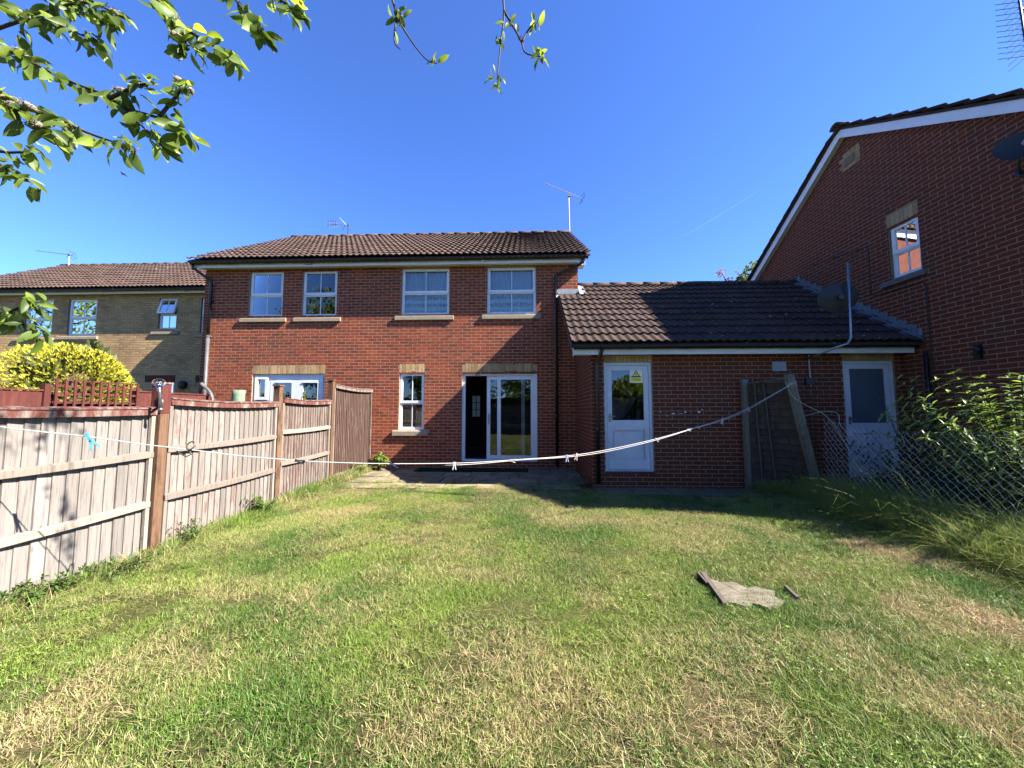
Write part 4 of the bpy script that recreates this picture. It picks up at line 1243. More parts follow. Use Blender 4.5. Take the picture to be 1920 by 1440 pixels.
tre = MB(); tre.box((MX + .045, 5.74, 1.93), (MX + .07, 7.08, 1.955)); tre.box((MX + .045, 5.74, 1.40), (MX + .07, 7.08, 1.425))
tr = part("trellis", tre, MAT['maroon'], mf)
for i in range(nlat):
    yy = 5.76 + i * (7.06 - 5.76 - .03) / (nlat - 1)
    b = MB(); b.box((MX + .071, yy, 1.40), (MX + .09, yy + .034, 1.955)); part("lath", b, MAT['maroon'], tr)
for z in (1.55, 1.70, 1.82):
    b = MB(); b.box((MX + .045, 5.75, z), (MX + .066, 7.07, z + .034)); part("lath", b, MAT['maroon'], tr)

# =================================================================== RIGHT BOUNDARY
lap = thing("lap_fence_panel", "dark leaning lap fence panel between the garage wall and the slanting post", "fence panel", (4.4, 6.65, 0))
A, B_ = Vector((3.97, 6.78, .10)), Vector((4.80, 6.47, .08))
LE = Vector((-.30, -.14, 0))                         # lean per metre at the B end
def lp(s, h):
    base = A.lerp(B_, s); return base + Vector((0, 0, h * 1.0)) + (Vector((-.56, -.30, 0)) * (s * .95) * (h / 1.85))
fr = MB(); dn = Vector((-.012, -.035, 0))
ol = [lp(0, 1.80), lp(1, 1.86)]
fr.obox(ol[0], ol[1] - ol[0], dn*1.3, (0, 0, .03)); fr.obox(lp(0, .05), lp(1, .05) - lp(0, .05), dn, (0, 0, .04))
frame_p = part("panel_frame", fr, MAT['batten'], lap)
for k in range(15):
    h0 = .08 + k * .118; h1 = h0 + .145
    b = MB(); pts = []
    for s in np.linspace(0, 1, 7):
        w0 = .012 * math.sin(9*s + k*1.7); w1 = .008 * math.sin(7*s + k*2.3)
        lo, hi = lp(s, h0 + w0), lp(s, min(h1 + w1, 1.82))
        pts += [lo - Vector((.014, .040, 0)), lo, hi, hi - Vector((.0, .006, 0))]
    fs = []
    for i in range(6):
        a = i*4; fs += [(a, a+4, a+5, a+1), (a+3, a+7, a+4, a), (a+1, a+5, a+6, a+2), (a+2, a+6, a+7, a+3)]
    b.mesh(pts, fs); part("slat", b, MAT['lap_dark'], lap)
for s in (.17, .40):
    b = MB(); b.tube([lp(s, .05) + dn*1.4, lp(s, 1.8) + dn*1.4], .018, 4); part("batten", b, MAT['batten'], lap)
b = MB(); b.box((3.885, 6.765, 0), (3.965, 6.845, 1.96)); wp_ = solo("wall_post", b, MAT['post_grey'], "upright grey timber post fixed against the garage wall", "post")
c_ = MB(); c_.box((3.872, 6.752, 1.961), (3.978, 6.858, 1.985)); c_.box((3.88, 6.76, 1.88), (3.970, 6.850, 1.9605)); part("post_cap", c_, MAT['lead'], wp_)
b = MB()
pb_, pt2 = Vector((4.86, 6.43, -.05)), Vector((4.245, 6.12, 2.0)); ax = (pt2 - pb_).normalized()
sx = (Vector((1, 0, 0)) - ax * ax.x).normalized() * .105; sy = ax.cross(sx).normalized() * .095
ln_ = (pt2 - pb_)
o = pb_ - sx/2 - sy/2
b.obox(o, sx, sy, ln_)
# weathering split along the post: a groove cut as a narrow raised strip on either side
b.obox(o + sx*.06 - sy*.03, sx*.36, sy*1.06, ln_*.999); b.obox(o + sx*.54 - sy*.03, sx*.40, sy*1.06, ln_*.997)
solo("leaning_post", b, MAT['post_grey'], "thick timber post leaning left with the clothes line tied round its top", "post")

# chain link
cf = thing("chain_link_fence", "galvanised chain link fence running along the long grass on the right", "fence", (4.95, 4.4, 0))
CX = 4.95
wire = MB(); step = .10; y0c, y1c, H1 = 2.2, 6.42, 1.20
sagf = lambda y: .03 * math.sin(y * 2.1) - .02 + .05 * S((y - 5.6) / .8)
n = int((y1c - y0c + H1) / step)
for sgn in (1, -1):
    for k in range(-int(H1/step) - 1, n + int(H1/step)):
        pts = []
        yst = y0c + k * step
        m_ = int(H1 / (step * .5))
        for j in range(m_ + 1):
            z = H1 * j / m_; y = yst + sgn * z * .98
            wv = .010 * (1 if (j % 2) else -1)
            if y0c <= y <= y1c:
                pts.append((CX + wv + .02*math.sin(y*1.7), y + .004*math.sin(j*3.14), z * (1 + sagf(y)) + gz(CX, y) + .0))
        if len(pts) > 2: wire.tube(pts, (.0023 if sgn > 0 else .0010), 4, cap=False)  # strands one way made thicker to imitate their glint in the sun
part("wire_mesh", wire, MAT['galv'], cf)
for z in (1.17, .6):
    b = MB(); b.tube([(CX + .01 + .02*math.sin(y*1.7), y, z*(1 + sagf(y)) + gz(CX, y)) for y in np.linspace(y0c, y1c, 14)], .002, 4); part("strain_wire", b, MAT['steel'], cf)
b = MB(); b.box((CX + .03, 2.15, 0), (CX + .09, 2.21, 1.35)); part("post", b, MAT['post_grey'], cf)

# =================================================================== CLOTHES LINE
LINE = [(-3.77, 2.16, 1.40), (-3.463, 2.317, 1.318), (-3.285, 2.405, 1.279), (-3.095, 2.499, 1.244), (-2.838, 2.625, 1.182), (-2.573, 2.756, 1.127), (-2.268, 2.906, 1.062), (-1.934, 3.071, 1.008), (-1.698, 3.187, 0.977), (-1.261, 3.403, 0.937), (-0.647, 3.705, 0.905), (-0.152, 3.95, 0.905), (0.471, 4.257, 0.915), (0.976, 4.505, 0.961), (1.661, 4.843, 1.065), (2.268, 5.143, 1.188), (2.798, 5.404, 1.305), (3.276, 5.64, 1.451), (3.741, 5.869, 1.635), (4.25, 6.06, 1.86)]
def smooth_line(P_, n=4):
    P_ = [Vector(p) for p in P_]; out_ = []
    for i in range(len(P_) - 1):
        p0, p1, p2, p3 = P_[max(i-1, 0)], P_[i], P_[i+1], P_[min(i+2, len(P_)-1)]
        for k in range(n):
            t = k / n
            out_.append(.5 * ((2*p1) + (p2-p0)*t + (2*p0-5*p1+4*p2-p3)*t*t + (3*p1-p0-3*p2+p3)*t**3))
    out_.append(P_[-1]); return out_
cline = thing("clothes_line", "white sagging clothes line stretched across the whole garden", "clothes line", (0, 4.0, .9))
sl_ = smooth_line(LINE)
b = MB(); b.tube(sl_, .0038, 6); part("line", b, MAT['rope'], cline, smooth=True)
s2 = [p + Vector((0, 0, -.004 - .016*abs(math.sin(i*.21)))) for i, p in enumerate(sl_) if p.x > -.9]
b = MB(); b.tube(s2, .0034, 6); part("line", b, MAT['rope'], cline, smooth=True)
# knots and the loose ends round the leaning post
b = MB()
def post_pt(h): return pb_ + ln_ * (h / 2.05)
for h in (1.90, 1.925, 1.95):
    c0 = post_pt(h); b.tube([c0 + (sx*.56)*math.cos(a)*1.25 + (sy*.56)*math.sin(a)*1.25 + ax*(.012*math.sin(a*1.0)) for a in np.linspace(0, 6.283, 15)], .0045, 5)
part("knot", b, MAT['rope'], cline, smooth=True)
tail = smooth_line([post_pt(1.92) - sy*.6, (4.16, 6.02, 1.83), (4.22, 6.03, 1.66), (4.46, 6.05, 1.50), (4.72, 6.05, 1.36), (4.86, 6.0, 1.12), (5.0, 5.95, .75), (5.12, 5.9, .42)])
b = MB(); b.tube(tail, .0045, 5); part("loose_end", b, MAT['rope'], cline, smooth=True)
tail = smooth_line([(4.50, 6.22, 1.33), (4.66, 6.1, 1.40), (4.84, 6.06, 1.41), (4.93, 6.05, 1.36), (4.93, 6.03, 1.20), (5.04, 5.95, 1.02), (5.22, 5.8, .80)])
b = MB(); b.tube(tail, .004, 5); part("loose_end", b, MAT['rope'], cline, smooth=True)
PEG_C = {'blue': (.12, .50, .72), 'wire': (.10, .08, .07), 'dark': (.035, .04, .06), 'navy': (.03, .045, .10), 'white': (.78, .78, .76), 'cream': (.66, .60, .50), 'lilac': (.42, .43, .66), 'pink': (.75, .58, .56)}
PEGS = [((-3.082, 2.505, 1.240), 'blue', 'large pale blue plastic peg near the left end of the line', .5, 1.5),
        ((-2.566, 2.759, 1.122), 'wire', 'bent dark wire hook hung over the line in front of the second panel', .2, 1.1),
        ((-1.926, 3.075, 1.004), 'dark', 'small dark peg on the line in front of the third fence panel', 1.3, 1.0),
        ((-1.24, 3.413, .933), 'navy', 'dark navy peg on the line in front of the leafy plant', 1.2, 1.1),
        ((-.711, 3.674, .902), 'white', 'white peg hanging open at the lowest point of the line', 0., 1.0),
        ((-.168, 3.941, .903), 'cream', 'cream peg lying along the line in front of the patio door', 1.4, 1.0),
        ((.459, 4.25, .910), 'lilac', 'lilac peg hanging on the line left of a pink peg', 0., 1.05),
        ((.575, 4.305, .922), 'pink', 'pale pink peg hanging on the line right of a lilac peg', -.25, 1.05),
        ((1.661, 4.843, 1.065), 'pink', 'pinkish peg tilted on the line just right of the white door', 1.0, .9),
        ((2.177, 5.098, 1.170), 'white', 'white peg lying flat on the line, left of a crossing cream peg', 1.5, .85),
        ((2.34, 5.175, 1.205), 'cream', 'cream peg clipped slantwise on the line in the middle of the brick wall', 1.2, .85),
        ((2.798, 5.404, 1.300), 'white', 'white two-legged peg hanging where the line doubles near the fence panel', -.3, 1.1),
        ((3.31, 5.656, 1.462), 'lilac', 'greyish peg on the line beside the upright wall post', .6, .95)]
peg_m = {k: M("peg_" + k, v, None, 30, .45, .4) for k, v in PEG_C.items()}
for (p, cn, lab, ang, sc) in PEGS:
    p = Vector(p)
    T_ = thing("clothes_peg" if cn != 'wire' else "wire_hook", lab, "peg" if cn != 'wire' else "hook", p, None if cn == 'wire' else "pegs on the clothes line")
    dirv = (Vector((7.95, 3.9, 0))).normalized()
    dn_ = (Vector((0, 0, -1)) * math.cos(ang) + dirv * math.sin(ang)).normalized(); sd = dn_.cross(Vector((.44, -.9, 0)).normalized()).normalized()
    nrm = dn_.cross(sd)
    if cn == 'wire':
        b = MB(); b.tube([p + Vector((.03*math.cos(a), .012*math.sin(a), .035 + .03*math.sin(a))) for a in np.linspace(-1.5, 4.5, 12)] + [p + Vector((.01, 0, -.03)), p + Vector((-.035, 0, -.05)), p + Vector((-.09, -.02, -.005))], .0055, 5)
        part("wire", b, peg_m[cn], T_); continue
    L_ = .072 * sc
    for s in (-1, 1):
        b = MB(); q0 = p - dn_ * (.018*sc) + sd * s * .004
        pts = [q0 + sd*s*.004, p + sd*s*.004, p + dn_*(.03*sc) + sd*s*.009, p + dn_*(L_ - .014) + sd*s*(.016*sc)]
        for i in range(3):
            d_ = pts[i+1] - pts[i]; b.obox(pts[i] - nrm*.006 - sd*.004, d_, sd*.0085, nrm*.012)
        part("peg_leg", b, peg_m[cn], T_)
    b = MB(); b.tube([p + dn_*(.022*sc) - nrm*.008, p + dn_*(.022*sc) + nrm*.008], .006, 8); part("spring", b, MAT['steel'], T_)

# =================================================================== AERIALS, DISHES
def yagi(name, label, base, top, boom0, boom1, nel, el_len, vertical=False, refl=True, xel=False, mat='alu', r=.012, side_v=None, arm=None):
    T_ = thing(name, label, "aerial", base)
    b = MB(); b.tube([base, top], .017, 8); part("mast", b, MAT['steel'], T_)
    boom0, boom1 = Vector(boom0), Vector(boom1); d = (boom1 - boom0); u = d.normalized()
    b = MB(); b.tube([boom0, boom1], r, 6); part("boom", b, MAT[mat], T_)
    side = Vector((0, 0, 1)) if vertical else u.cross(Vector((0, 0, 1))).normalized()
    if side_v: side = Vector(side_v).normalized()
    up = side.cross(u).normalized() if not side_v else Vector((.05, .1, .85))
    if arm:
        q = MB(); q.tube(arm, .014, 6); part("arm", q, MAT[mat], T_)
    e = MB()
    for k in range(nel):
        c = boom0 + d * ((k + .5) / nel); L_ = el_len * (1 - .25 * (1 - k / nel))
        if xel:
            for sg in (-1, 1):
                for s2_ in (-1, 1):
                    e.tube([c, c + (side*s2_ + up*sg*.42).normalized()*L_], .0045, 4)
        else: e.tube([c - side*L_/2, c + side*L_/2], .005, 4)
    part("elements", e, MAT['dark_metal' if xel else mat], T_)
    if refl:
        g = MB(); c = boom1
        for z in (-.13, -.05, .05, .13):
            g.tube([c + up*z - side*.16 - u*abs(z)*.6, c + up*z + side*.16 - u*abs(z)*.6], .006, 4)
        for s in (-.16, .16):
            g.tube([c - up*.13 + side*s - u*.078, c + side*s, c + up*.13 + side*s - u*.078], .006, 4)
        part("reflector", g, MAT['dark_metal'], T_)
    q = MB(); q.box(Vector(top) - Vector((.05, .03, .06)), Vector(top) + Vector((.07, .03, .0))); part("clamp", q, MAT[mat], T_)
    return T_
yagi("tv_aerial", "tall white tv aerial on a mast at the right end of the ridge", (1.53, 12.5, 7.4), (1.51, 12.5, 8.98), (.64, 12.4, 9.38), (2.06, 12.7, 8.93), 16, .10)
# log periodic aerial near the left end of the ridge
T_ = thing("tv_aerial", "small grid tv aerial low over the left part of the ridge", "aerial", (-6.35, 12.55, 7.5))
b = MB(); b.tube([(-6.35, 12.55, 7.5), (-6.35, 12.55, 8.12)], .017, 8); part("mast", b, MAT['dark_metal'], T_)
b = MB(); b.tube([(-7.08, 12.5, 8.10), (-6.3, 12.55, 8.05)], .012, 6); part("boom", b, MAT['alu'], T_)
b = MB()
for k in range(5):
    x_ = -7.06 + k * .085; h = .13 - .010*k
    b.tube([(x_, 12.42, 8.10 - h), (x_, 12.42, 8.10 + h)], .005, 4); b.tube([(x_, 12.6, 8.10 - h), (x_, 12.6, 8.10 + h)], .005, 4)
for z in (-.11, -.05, .05, .11): b.tube([(-7.06, 12.42, 8.1 + z), (-6.70, 12.42, 8.08 + z*.7)], .006, 4)
part("elements", b, MAT['dark_metal'], T_)
b = MB(); b.tube([(-6.62, 12.42, 8.28), (-6.42, 12.5, 8.06), (-6.58, 12.6, 7.92)], .012, 5); b.tube([(-6.62, 12.7, 8.28), (-6.42, 12.6, 8.06)], .012, 5); part("reflector", b, MAT['vent_white'], T_)
yagi("tv_aerial", "thin tv aerial on the far left end of the buff house roof", (-19.05, 14.3, 7.3), (-19.1, 14.3, 7.98), (-20.3, 14.1, 8.06), (-18.95, 14.35, 7.94), 12, .16, refl=True)
# big multi-element aerial on the gable house, top right corner of the view
yagi("tv_aerial", "large dark many-pronged aerial in the upper right corner", (6.98, 4.72, 5.6), (6.98, 4.70, 6.55), (6.27, 4.58, 7.10), (6.37, 4.62, 5.88), 17, .34, refl=False, xel=True, mat='dark_metal', side_v=(-1, .0, -.45), arm=[(6.98, 4.70, 6.5), (6.31, 4.60, 6.55)])

def dish_obj(name, label, ctr, face, dia, mounts):
    T_ = thing(name, label, "satellite dish", ctr)
    ctr = Vector(ctr); f = Vector(face).normalized(); s = f.cross(Vector((0, 0, 1))).normalized(); u = s.cross(f)
    b = MB(); nr, na = 6, 28
    for thick, fl in ((0, False), (-.008, True)):
        i0 = len(b.v)
        for j in range(nr + 1):
            r_0 = dia/2 * j / nr
            for i in range(na):
                a = 2*math.pi*i/na
                b.v.append(tuple(ctr + s*math.cos(a)*r_0 + u*math.sin(a)*r_0*.86 + f*(.55*r_0*r_0 + thick - .05)))
        for j in range(nr):
            for i in range(na):
                q = (i0 + j*na + i, i0 + j*na + (i+1) % na, i0 + (j+1)*na + (i+1) % na, i0 + (j+1)*na + i)
                b.f.append(q if not fl else tuple(reversed(q))); b.c.append((1, 1, 1))
    part("reflector", b, MAT['dish'], T_, smooth=True)
    b = MB(); b.tube([ctr - u*dia*.40 + f*.0, ctr - u*dia*.30 + f*dia*.55], .011, 6); part("arm", b, MAT['dark_metal'], T_)
    b = MB(); h = ctr - u*dia*.29 + f*dia*.56; b.tube([h, h - f*.10 + u*.03], .028, 10); b.tube([h - f*.10 + u*.03, h - f*.13 + u*.04], .036, 10); part("receiver", b, MAT['vent_white'], T_)
    b = MB()
    for pl, rd in mounts: b.tube(pl, rd, 8)
    part("mount", b, MAT['steel'] if name == 'satellite_dish' and dia > .55 else MAT['dark_metal'], T_, smooth=True)
    bk = MB(); bk.tube([ctr - f*.05, ctr - f*.13], .045, 8); part("bracket", bk, MAT['dark_metal'], T_)
    return T_
dish_obj("satellite_dish", "dark satellite dish on a bent pole above the garage gutter", (5.42, 6.52, 3.39), (.25, .95, .15), .60,
         [([(5.09, GY - .02, 2.37), (5.10, GY - .30, 2.40), (5.18, 6.36, 2.48), (5.40, 6.36, 2.55), (5.46, 6.36, 2.64), (5.47, 6.36, 2.8), (5.50, 6.36, 3.95)], .019)])
dish_obj("satellite_dish", "dark satellite dish fixed high on the gable wall at the right edge", (6.50, 4.86, 4.92), (-.62, -.75, .22), .46,
         [([(6.79, 5.08, 4.64), (6.72, 5.06, 4.64), (6.60, 4.98, 4.70), (6.55, 4.93, 4.80), (6.55, 4.93, 4.93)], .016), ([(6.79, 5.02, 4.58), (6.79, 5.14, 4.70)], .04)])

# =================================================================== SMALL THINGS BEYOND AND ON THE FENCE
T_ = thing("solar_light", "glass globe solar light on a steel stake fixed to the fence post", "garden light", (-3.66, 3.62, 1.45))
m, nt, out = new_mat("clear_globe")
g_n = N(nt, "ShaderNodeBsdfGlass"); g_n.inputs["IOR"].default_value = 1.2; g_n.inputs["Roughness"].default_value = .02; nt.links.new(g_n.outputs[0], out.inputs[0])
b = MB(); b.sphere((-3.62, 3.50, 1.70), .052, 16, 10, sc=(1, 1, .82)); part("globe", b, m, T_, smooth=True)
b = MB(); b.tube([(-3.61, 3.525, 1.44), (-3.615, 3.51, 1.60), (-3.62, 3.50, 1.662)], [.016, .012, .018], 8); b.tube([(-3.61, 3.525, 1.425), (-3.61, 3.525, 1.45)], .02, 8); part("stake", b, MAT['steel'], T_, smooth=True)
b = MB(); b.tube([(-3.62, 3.50, 1.675), (-3.62, 3.50, 1.712)], .022, 8); part("lamp_core", b, MAT['steel'], T_)
b = MB(); b.tube([(-3.74, 3.66, 1.53), (-3.68, 3.60, 1.50), (-3.615, 3.53, 1.52)], .010, 6); b.box((-3.757, 3.64, 1.48), (-3.74, 3.68, 1.58)); part("bracket", b, MAT['vent_white'], T_)
T_ = thing("garden_hose", "grey corrugated hose curling beside the left downpipe", "hose", (-8.05, 8.7, 0))
hp = smooth_line([(-7.98, 8.80, 2.06), (-7.92, 8.78, 2.02), (-7.78, 8.75, 1.93), (-7.66, 8.72, 1.78), (-7.60, 8.7, 1.55), (-7.6, 8.7, .9), (-7.7, 8.7, .1)], 8)
b = MB(); b.tube(hp, [.036 + .005*(i % 2) for i in range(len(hp))], 8); part("hose", b, MAT['grey_pvc'], T_, smooth=False)
b = MB(); b.tube([(-8.02, 8.80, 2.10), (-7.97, 8.80, 2.05)], .042, 8); part("connector", b, MAT['grey_pvc'], T_)
T_ = thing("cloth_cover", "pale green fabric cover tied over a post behind the fence", "cover", (-6.65, 8.3, 0))
MAT['green_cloth'] = M("pale_green_cloth", (.30, .40, .26), (.24, .33, .21), 5, .8, .2, bump=.01, bscale=14)
b = MB(); nn = 14
ring = lambda z, rx, ry, ph: [(-6.648 + rx*math.cos(6.283*i/nn)*(1 + .07*math.sin(3*i + ph)), 8.3 + ry*math.sin(6.283*i/nn), z + .012*math.sin(2.3*i + ph)) for i in range(nn)]
rings = [ring(1.05, .17, .15, 0), ring(1.3, .16, .14, 1), ring(1.6, .14, .12, 2), ring(1.80, .135, .11, 3), ring(1.89, .145, .10, 4), ring(1.905, .12, .06, 4.5)]
pts = [p for r0 in rings for p in r0]
b.mesh(pts, [(j*nn+i, j*nn+(i+1) % nn, (j+1)*nn+(i+1) % nn, (j+1)*nn+i) for j in range(len(rings)-1) for i in range(nn)] + [tuple(5*nn + i for i in range(nn))])
part("cover", b, MAT['green_cloth'], T_, smooth=True)
b = MB(); b.tube([(-6.648, 8.3, 0), (-6.648, 8.3, 1.85)], .04, 8); part("post", b, MAT['post_grey'], T_)

# =================================================================== PLANTS
def leaf_mat(name, trans=.35, rough=.45, vary=.25, k=None):
    m, nt, out = new_mat(name)
    a = N(nt, "ShaderNodeAttribute", attribute_name="col")
    f = noise(nt, coords(nt, 'World'), 22, 3)
    base = mixc(nt, 1.0, a.outputs["Color"], ramp(nt, f, [(.3, 1 - vary), (.7, 1 + vary)]), 'MULTIPLY')
    tc = mixc(nt, 1.0, base, (1.5, 1.35, .55), 'MULTIPLY')
    finish(nt, out, base, rough, .4, translucent=trans, tcol=tc, k=k)
    return m
MAT['leaf'] = leaf_mat("green_leaf", .4, k=.8)
MAT['leaf_tree'] = leaf_mat("willow_leaf", .58, .45, k=1.0)
MAT['needle'] = leaf_mat("golden_conifer_spray", .25, .6, k=.8)
MAT['bark'] = M("grey_brown_bark", (.10, .075, .055), (.065, .05, .04), 14, .9, .2, bump=.01, bscale=40, stretch=(1, 1, .3))
MAT['twig'] = M("red_brown_twig", (.085, .055, .04), (.055, .038, .03), 20, .7, .3)
MAT['catkin'] = M("catkin_fluff", (.66, .60, .47), (.52, .45, .33), 60, .95, .1, bump=.01, bscale=200, trans=.3)

def leaf_shape(b, o, d, nrm, L_, w, c_, droop=.15, fold=.25, seg=4):
    """one blade: two halves folded on the midrib, tip drooping"""
    o, d, nrm = Vector(o), Vector(d).normalized(), Vector(nrm)
    sd = d.cross(nrm)
    if sd.length < 1e-4: sd = d.orthogonal()
    sd.normalize(); up = sd.cross(d).normalized()
    mid, lf, rt = [], [], []
    for i in range(seg + 1):
        t = i / seg
        p = o + d*(L_*t) - up*(droop*L_*t*t)
        ww = w * .5 * (math.sin(math.pi * min(1, t*.92 + .05)) ** .75) if i not in (0, seg) else (.03*w if i == 0 else 0)
        mid.append(p); lf.append(p - sd*ww + up*ww*fold); rt.append(p + sd*ww + up*ww*fold)
    pts = mid + lf + rt; s = seg + 1; fs = []
    for i in range(seg):
        fs += [(i, i+1, s+i+1, s+i), (2*s+i, 2*s+i+1, i+1, i)]
    b.mesh(pts, fs, c_)

def rv(r=rng): 
    while True:
        v = Vector((r.uniform(-1, 1), r.uniform(-1, 1), r.uniform(-1, 1)))
        if .05 < v.length < 1: return v.normalized()

# ---- golden conifer
def lumpy(ctr, rad, n, seedv, flat=.0):
    rr_ = np.random.default_rng(seedv); lumps = [(Vector(rr_.normal(size=3)).normalized(), rr_.uniform(.06, .2), rr_.uniform(5, 14)) for _ in range(26)]
    out_ = []
    for _ in range(n):
        d = Vector(rr_.normal(size=3)).normalized()
        k = 1.0
        for (l, a, s) in lumps: k += a * (math.exp(-s * (1 - d.dot(l))) - .075)
        depth = 1 - abs(rr_.normal()) * .10
        out_.append((Vector(ctr) + Vector((d.x*rad[0], d.y*rad[1], d.z*rad[2])) * k * depth * .93, d, depth))
    return out_
bush = thing("golden_conifer", "rounded golden yellow conifer bush behind the maroon trellis", "bush", (-9.35, 7.35, 0))
b = MB(); rr = random.Random(3)
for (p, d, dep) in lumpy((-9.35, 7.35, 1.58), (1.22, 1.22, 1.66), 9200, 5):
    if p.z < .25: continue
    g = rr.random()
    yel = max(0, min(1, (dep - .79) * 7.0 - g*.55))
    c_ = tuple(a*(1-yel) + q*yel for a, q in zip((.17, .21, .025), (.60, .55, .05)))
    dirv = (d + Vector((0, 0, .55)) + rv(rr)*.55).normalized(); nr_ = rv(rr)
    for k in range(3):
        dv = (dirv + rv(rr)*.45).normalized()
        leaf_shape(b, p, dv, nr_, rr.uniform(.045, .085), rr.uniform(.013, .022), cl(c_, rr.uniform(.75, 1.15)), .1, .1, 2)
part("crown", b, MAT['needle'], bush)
b = MB(); b.tube([(-9.35, 7.35, 0), (-9.35, 7.35, .5), (-9.32, 7.36, 1.4)], [.09, .08, .05], 8); part("trunk", b, MAT['bark'], bush)
b = MB()
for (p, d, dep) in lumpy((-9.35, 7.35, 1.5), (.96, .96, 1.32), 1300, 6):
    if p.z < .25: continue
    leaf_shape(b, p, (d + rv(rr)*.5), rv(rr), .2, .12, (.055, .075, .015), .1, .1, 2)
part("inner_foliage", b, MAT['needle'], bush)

def leafy_plant(name, label, cat, base, stems, hgt, spread, leafL, leafW, cols, seed, nodes=9, droop=.35, lean=(0, 0), group=None, whorl=2, stem_r=.006, arch=.5, mat='leaf'):
    """arching stems from one base, leaves in pairs along them"""
    rr_ = random.Random(seed)
    T2 = thing(name, label, cat, base, group)
    st = MB(); lf = MB(); base = Vector(base)
    for s in range(stems):
        a = rr_.uniform(0, 6.283); r0 = spread * rr_.uniform(.1, 1) ; h = hgt * rr_.uniform(.55, 1.0)
        out_ = Vector((math.cos(a), math.sin(a), 0)) * r0 + Vector((lean[0], lean[1], 0)) * h
        b0 = base + Vector((math.cos(a), math.sin(a), 0)) * r0 * .25
        pts = [b0 + out_*(t**1.5) + Vector((0, 0, h*(t - arch*.25*t*t*t))) for t in np.linspace(0, 1, nodes + 1)]
        st.tube(pts, [stem_r*(1 - .7*i/nodes) for i in range(nodes + 1)], 5)
        for i in range(1 + nodes//4, nodes + 1):
            d = (pts[i] - pts[i-1]).normalized(); q = rr_.uniform(0, 6.283)
            for k in range(whorl if i < nodes else whorl + 3):
                an = q + 6.283*k/whorl + rr_.uniform(-.4, .4); s1 = d.orthogonal().normalized(); s2_ = d.cross(s1)
                ld = (s1*math.cos(an) + s2_*math.sin(an) + d*rr_.uniform(.25, .8)).normalized()
                tt = i / nodes
                leaf_shape(lf, pts[i], ld, Vector((0, 0, 1)) + rv(rr_)*.3, leafL*rr_.uniform(.6, 1.1)*(1.1 - .35*tt), leafW*rr_.uniform(.8, 1.15)*(1.05 - .25*tt), cl(rr_.choice(cols), rr_.uniform(.8, 1.2)), droop, .2, 4)
    part("stems", st, MAT['twig'], T2); part("foliage", lf, MAT[mat], T2)
    return T2
GR = [(.11, .19, .035), (.14, .22, .045), (.09, .16, .03), (.17, .25, .06)]
BUD = [(.19, .28, .07), (.23, .33, .09), (.15, .24, .055), (.29, .38, .12)]
leafy_plant("buddleia", "tall bright green shrub with long narrow leaves behind the chain link", "shrub", (5.58, 4.42, 0), 110, 2.15, .95, .135, .03, BUD, 1, nodes=18, lean=(-.05, .0), stem_r=.009, whorl=3)
leafy_plant("buddleia", "shaded leafy shrub against the gable wall, left of the bright shrub", "shrub", (6.2, 5.55, 0), 34, 1.5, .6, .12, .028, BUD, 2, nodes=12, whorl=3)
leafy_plant("dark_shrub", "low dark shrub in shade in front of the second garage door", "shrub", (6.0, 6.05, 0), 40, 1.2, .75, .13, .034, [(.06, .10, .03), (.08, .12, .035)], 3, nodes=9)
leafy_plant("wall_climber", "thin straggling climber growing up beside the cable box", "plant", (4.95, 6.70, 0), 6, 2.35, .28, .075, .05, [(.09, .13, .05), (.11, .15, .06)], 4, nodes=14, arch=.1, stem_r=.004)
leafy_plant("rose_spray", "single arching thorny spray across the grey filmed door", "plant", (6.35, 6.45, 0), 2, 2.3, .25, .06, .03, GR, 5, nodes=15, lean=(-.22, .0), arch=.5)
leafy_plant("bramble", "dark bramble tangle behind the middle of the chain link", "shrub", (5.75, 5.3, 0), 40, .75, .6, .08, .05, [(.06, .10, .025), (.09, .13, .035)], 6, nodes=9, whorl=3)
leafy_plant("bramble", "low bramble behind the near end of the chain link", "shrub", (5.6, 4.3, 0), 36, .6, .5, .08, .05, [(.07, .11, .025), (.10, .14, .035)], 16, nodes=9, whorl=3)
leafy_plant("wall_plant", "leafy green plant at the foot of the wall by the fence end", "plant", (-3.45, 8.62, .06), 15, .42, .26, .10, .065, [(.16, .25, .05), (.20, .29, .07), (.13, .21, .04)], 7, nodes=6, whorl=3)
leafy_plant("fence_weed", "low weed clump at the foot of the tall fence panel", "weed", (-3.62, 8.0, .08), 9, .24, .16, .07, .035, GR, 17, nodes=4, whorl=3)
leafy_plant("fence_weed", "green weeds at the foot of the second panel, near its far post", "weed", (-3.66, 5.1, .05), 14, .26, .26, .055, .022, GR, 8, nodes=5, whorl=3)
leafy_plant("fence_weed", "grassy weed tuft beside the first brown post", "weed", (-3.64, 3.98, .02), 14, .24, .20, .06, .016, GR, 9, nodes=5, whorl=3)
leafy_plant("fence_weed", "dark green weed mat under the near fence panel", "weed", (-3.66, 3.2, .02), 22, .10, .34, .06, .014, [(.07, .13, .025), (.10, .17, .03)], 10, nodes=4, whorl=4)
leafy_plant("fence_weed", "broad dark weed clump at the left edge of the lawn", "weed", (-3.64, 2.72, .02), 20, .16, .20, .06, .022, [(.07, .13, .025), (.10, .18, .035)], 12, nodes=5, whorl=3)
leafy_plant("step_weed", "dry weed at the corner of the garage beside the patio", "weed", (1.12, 6.95, .04), 8, .22, .15, .07, .02, [(.16, .15, .06), (.12, .14, .04)], 13, nodes=5, whorl=2)
T_ = thing("potted_conifer", "small pointed conifer in a pot in front of the french doors", "plant", (-5.20, 8.45, 0))
b = MB(); rr = random.Random(9)
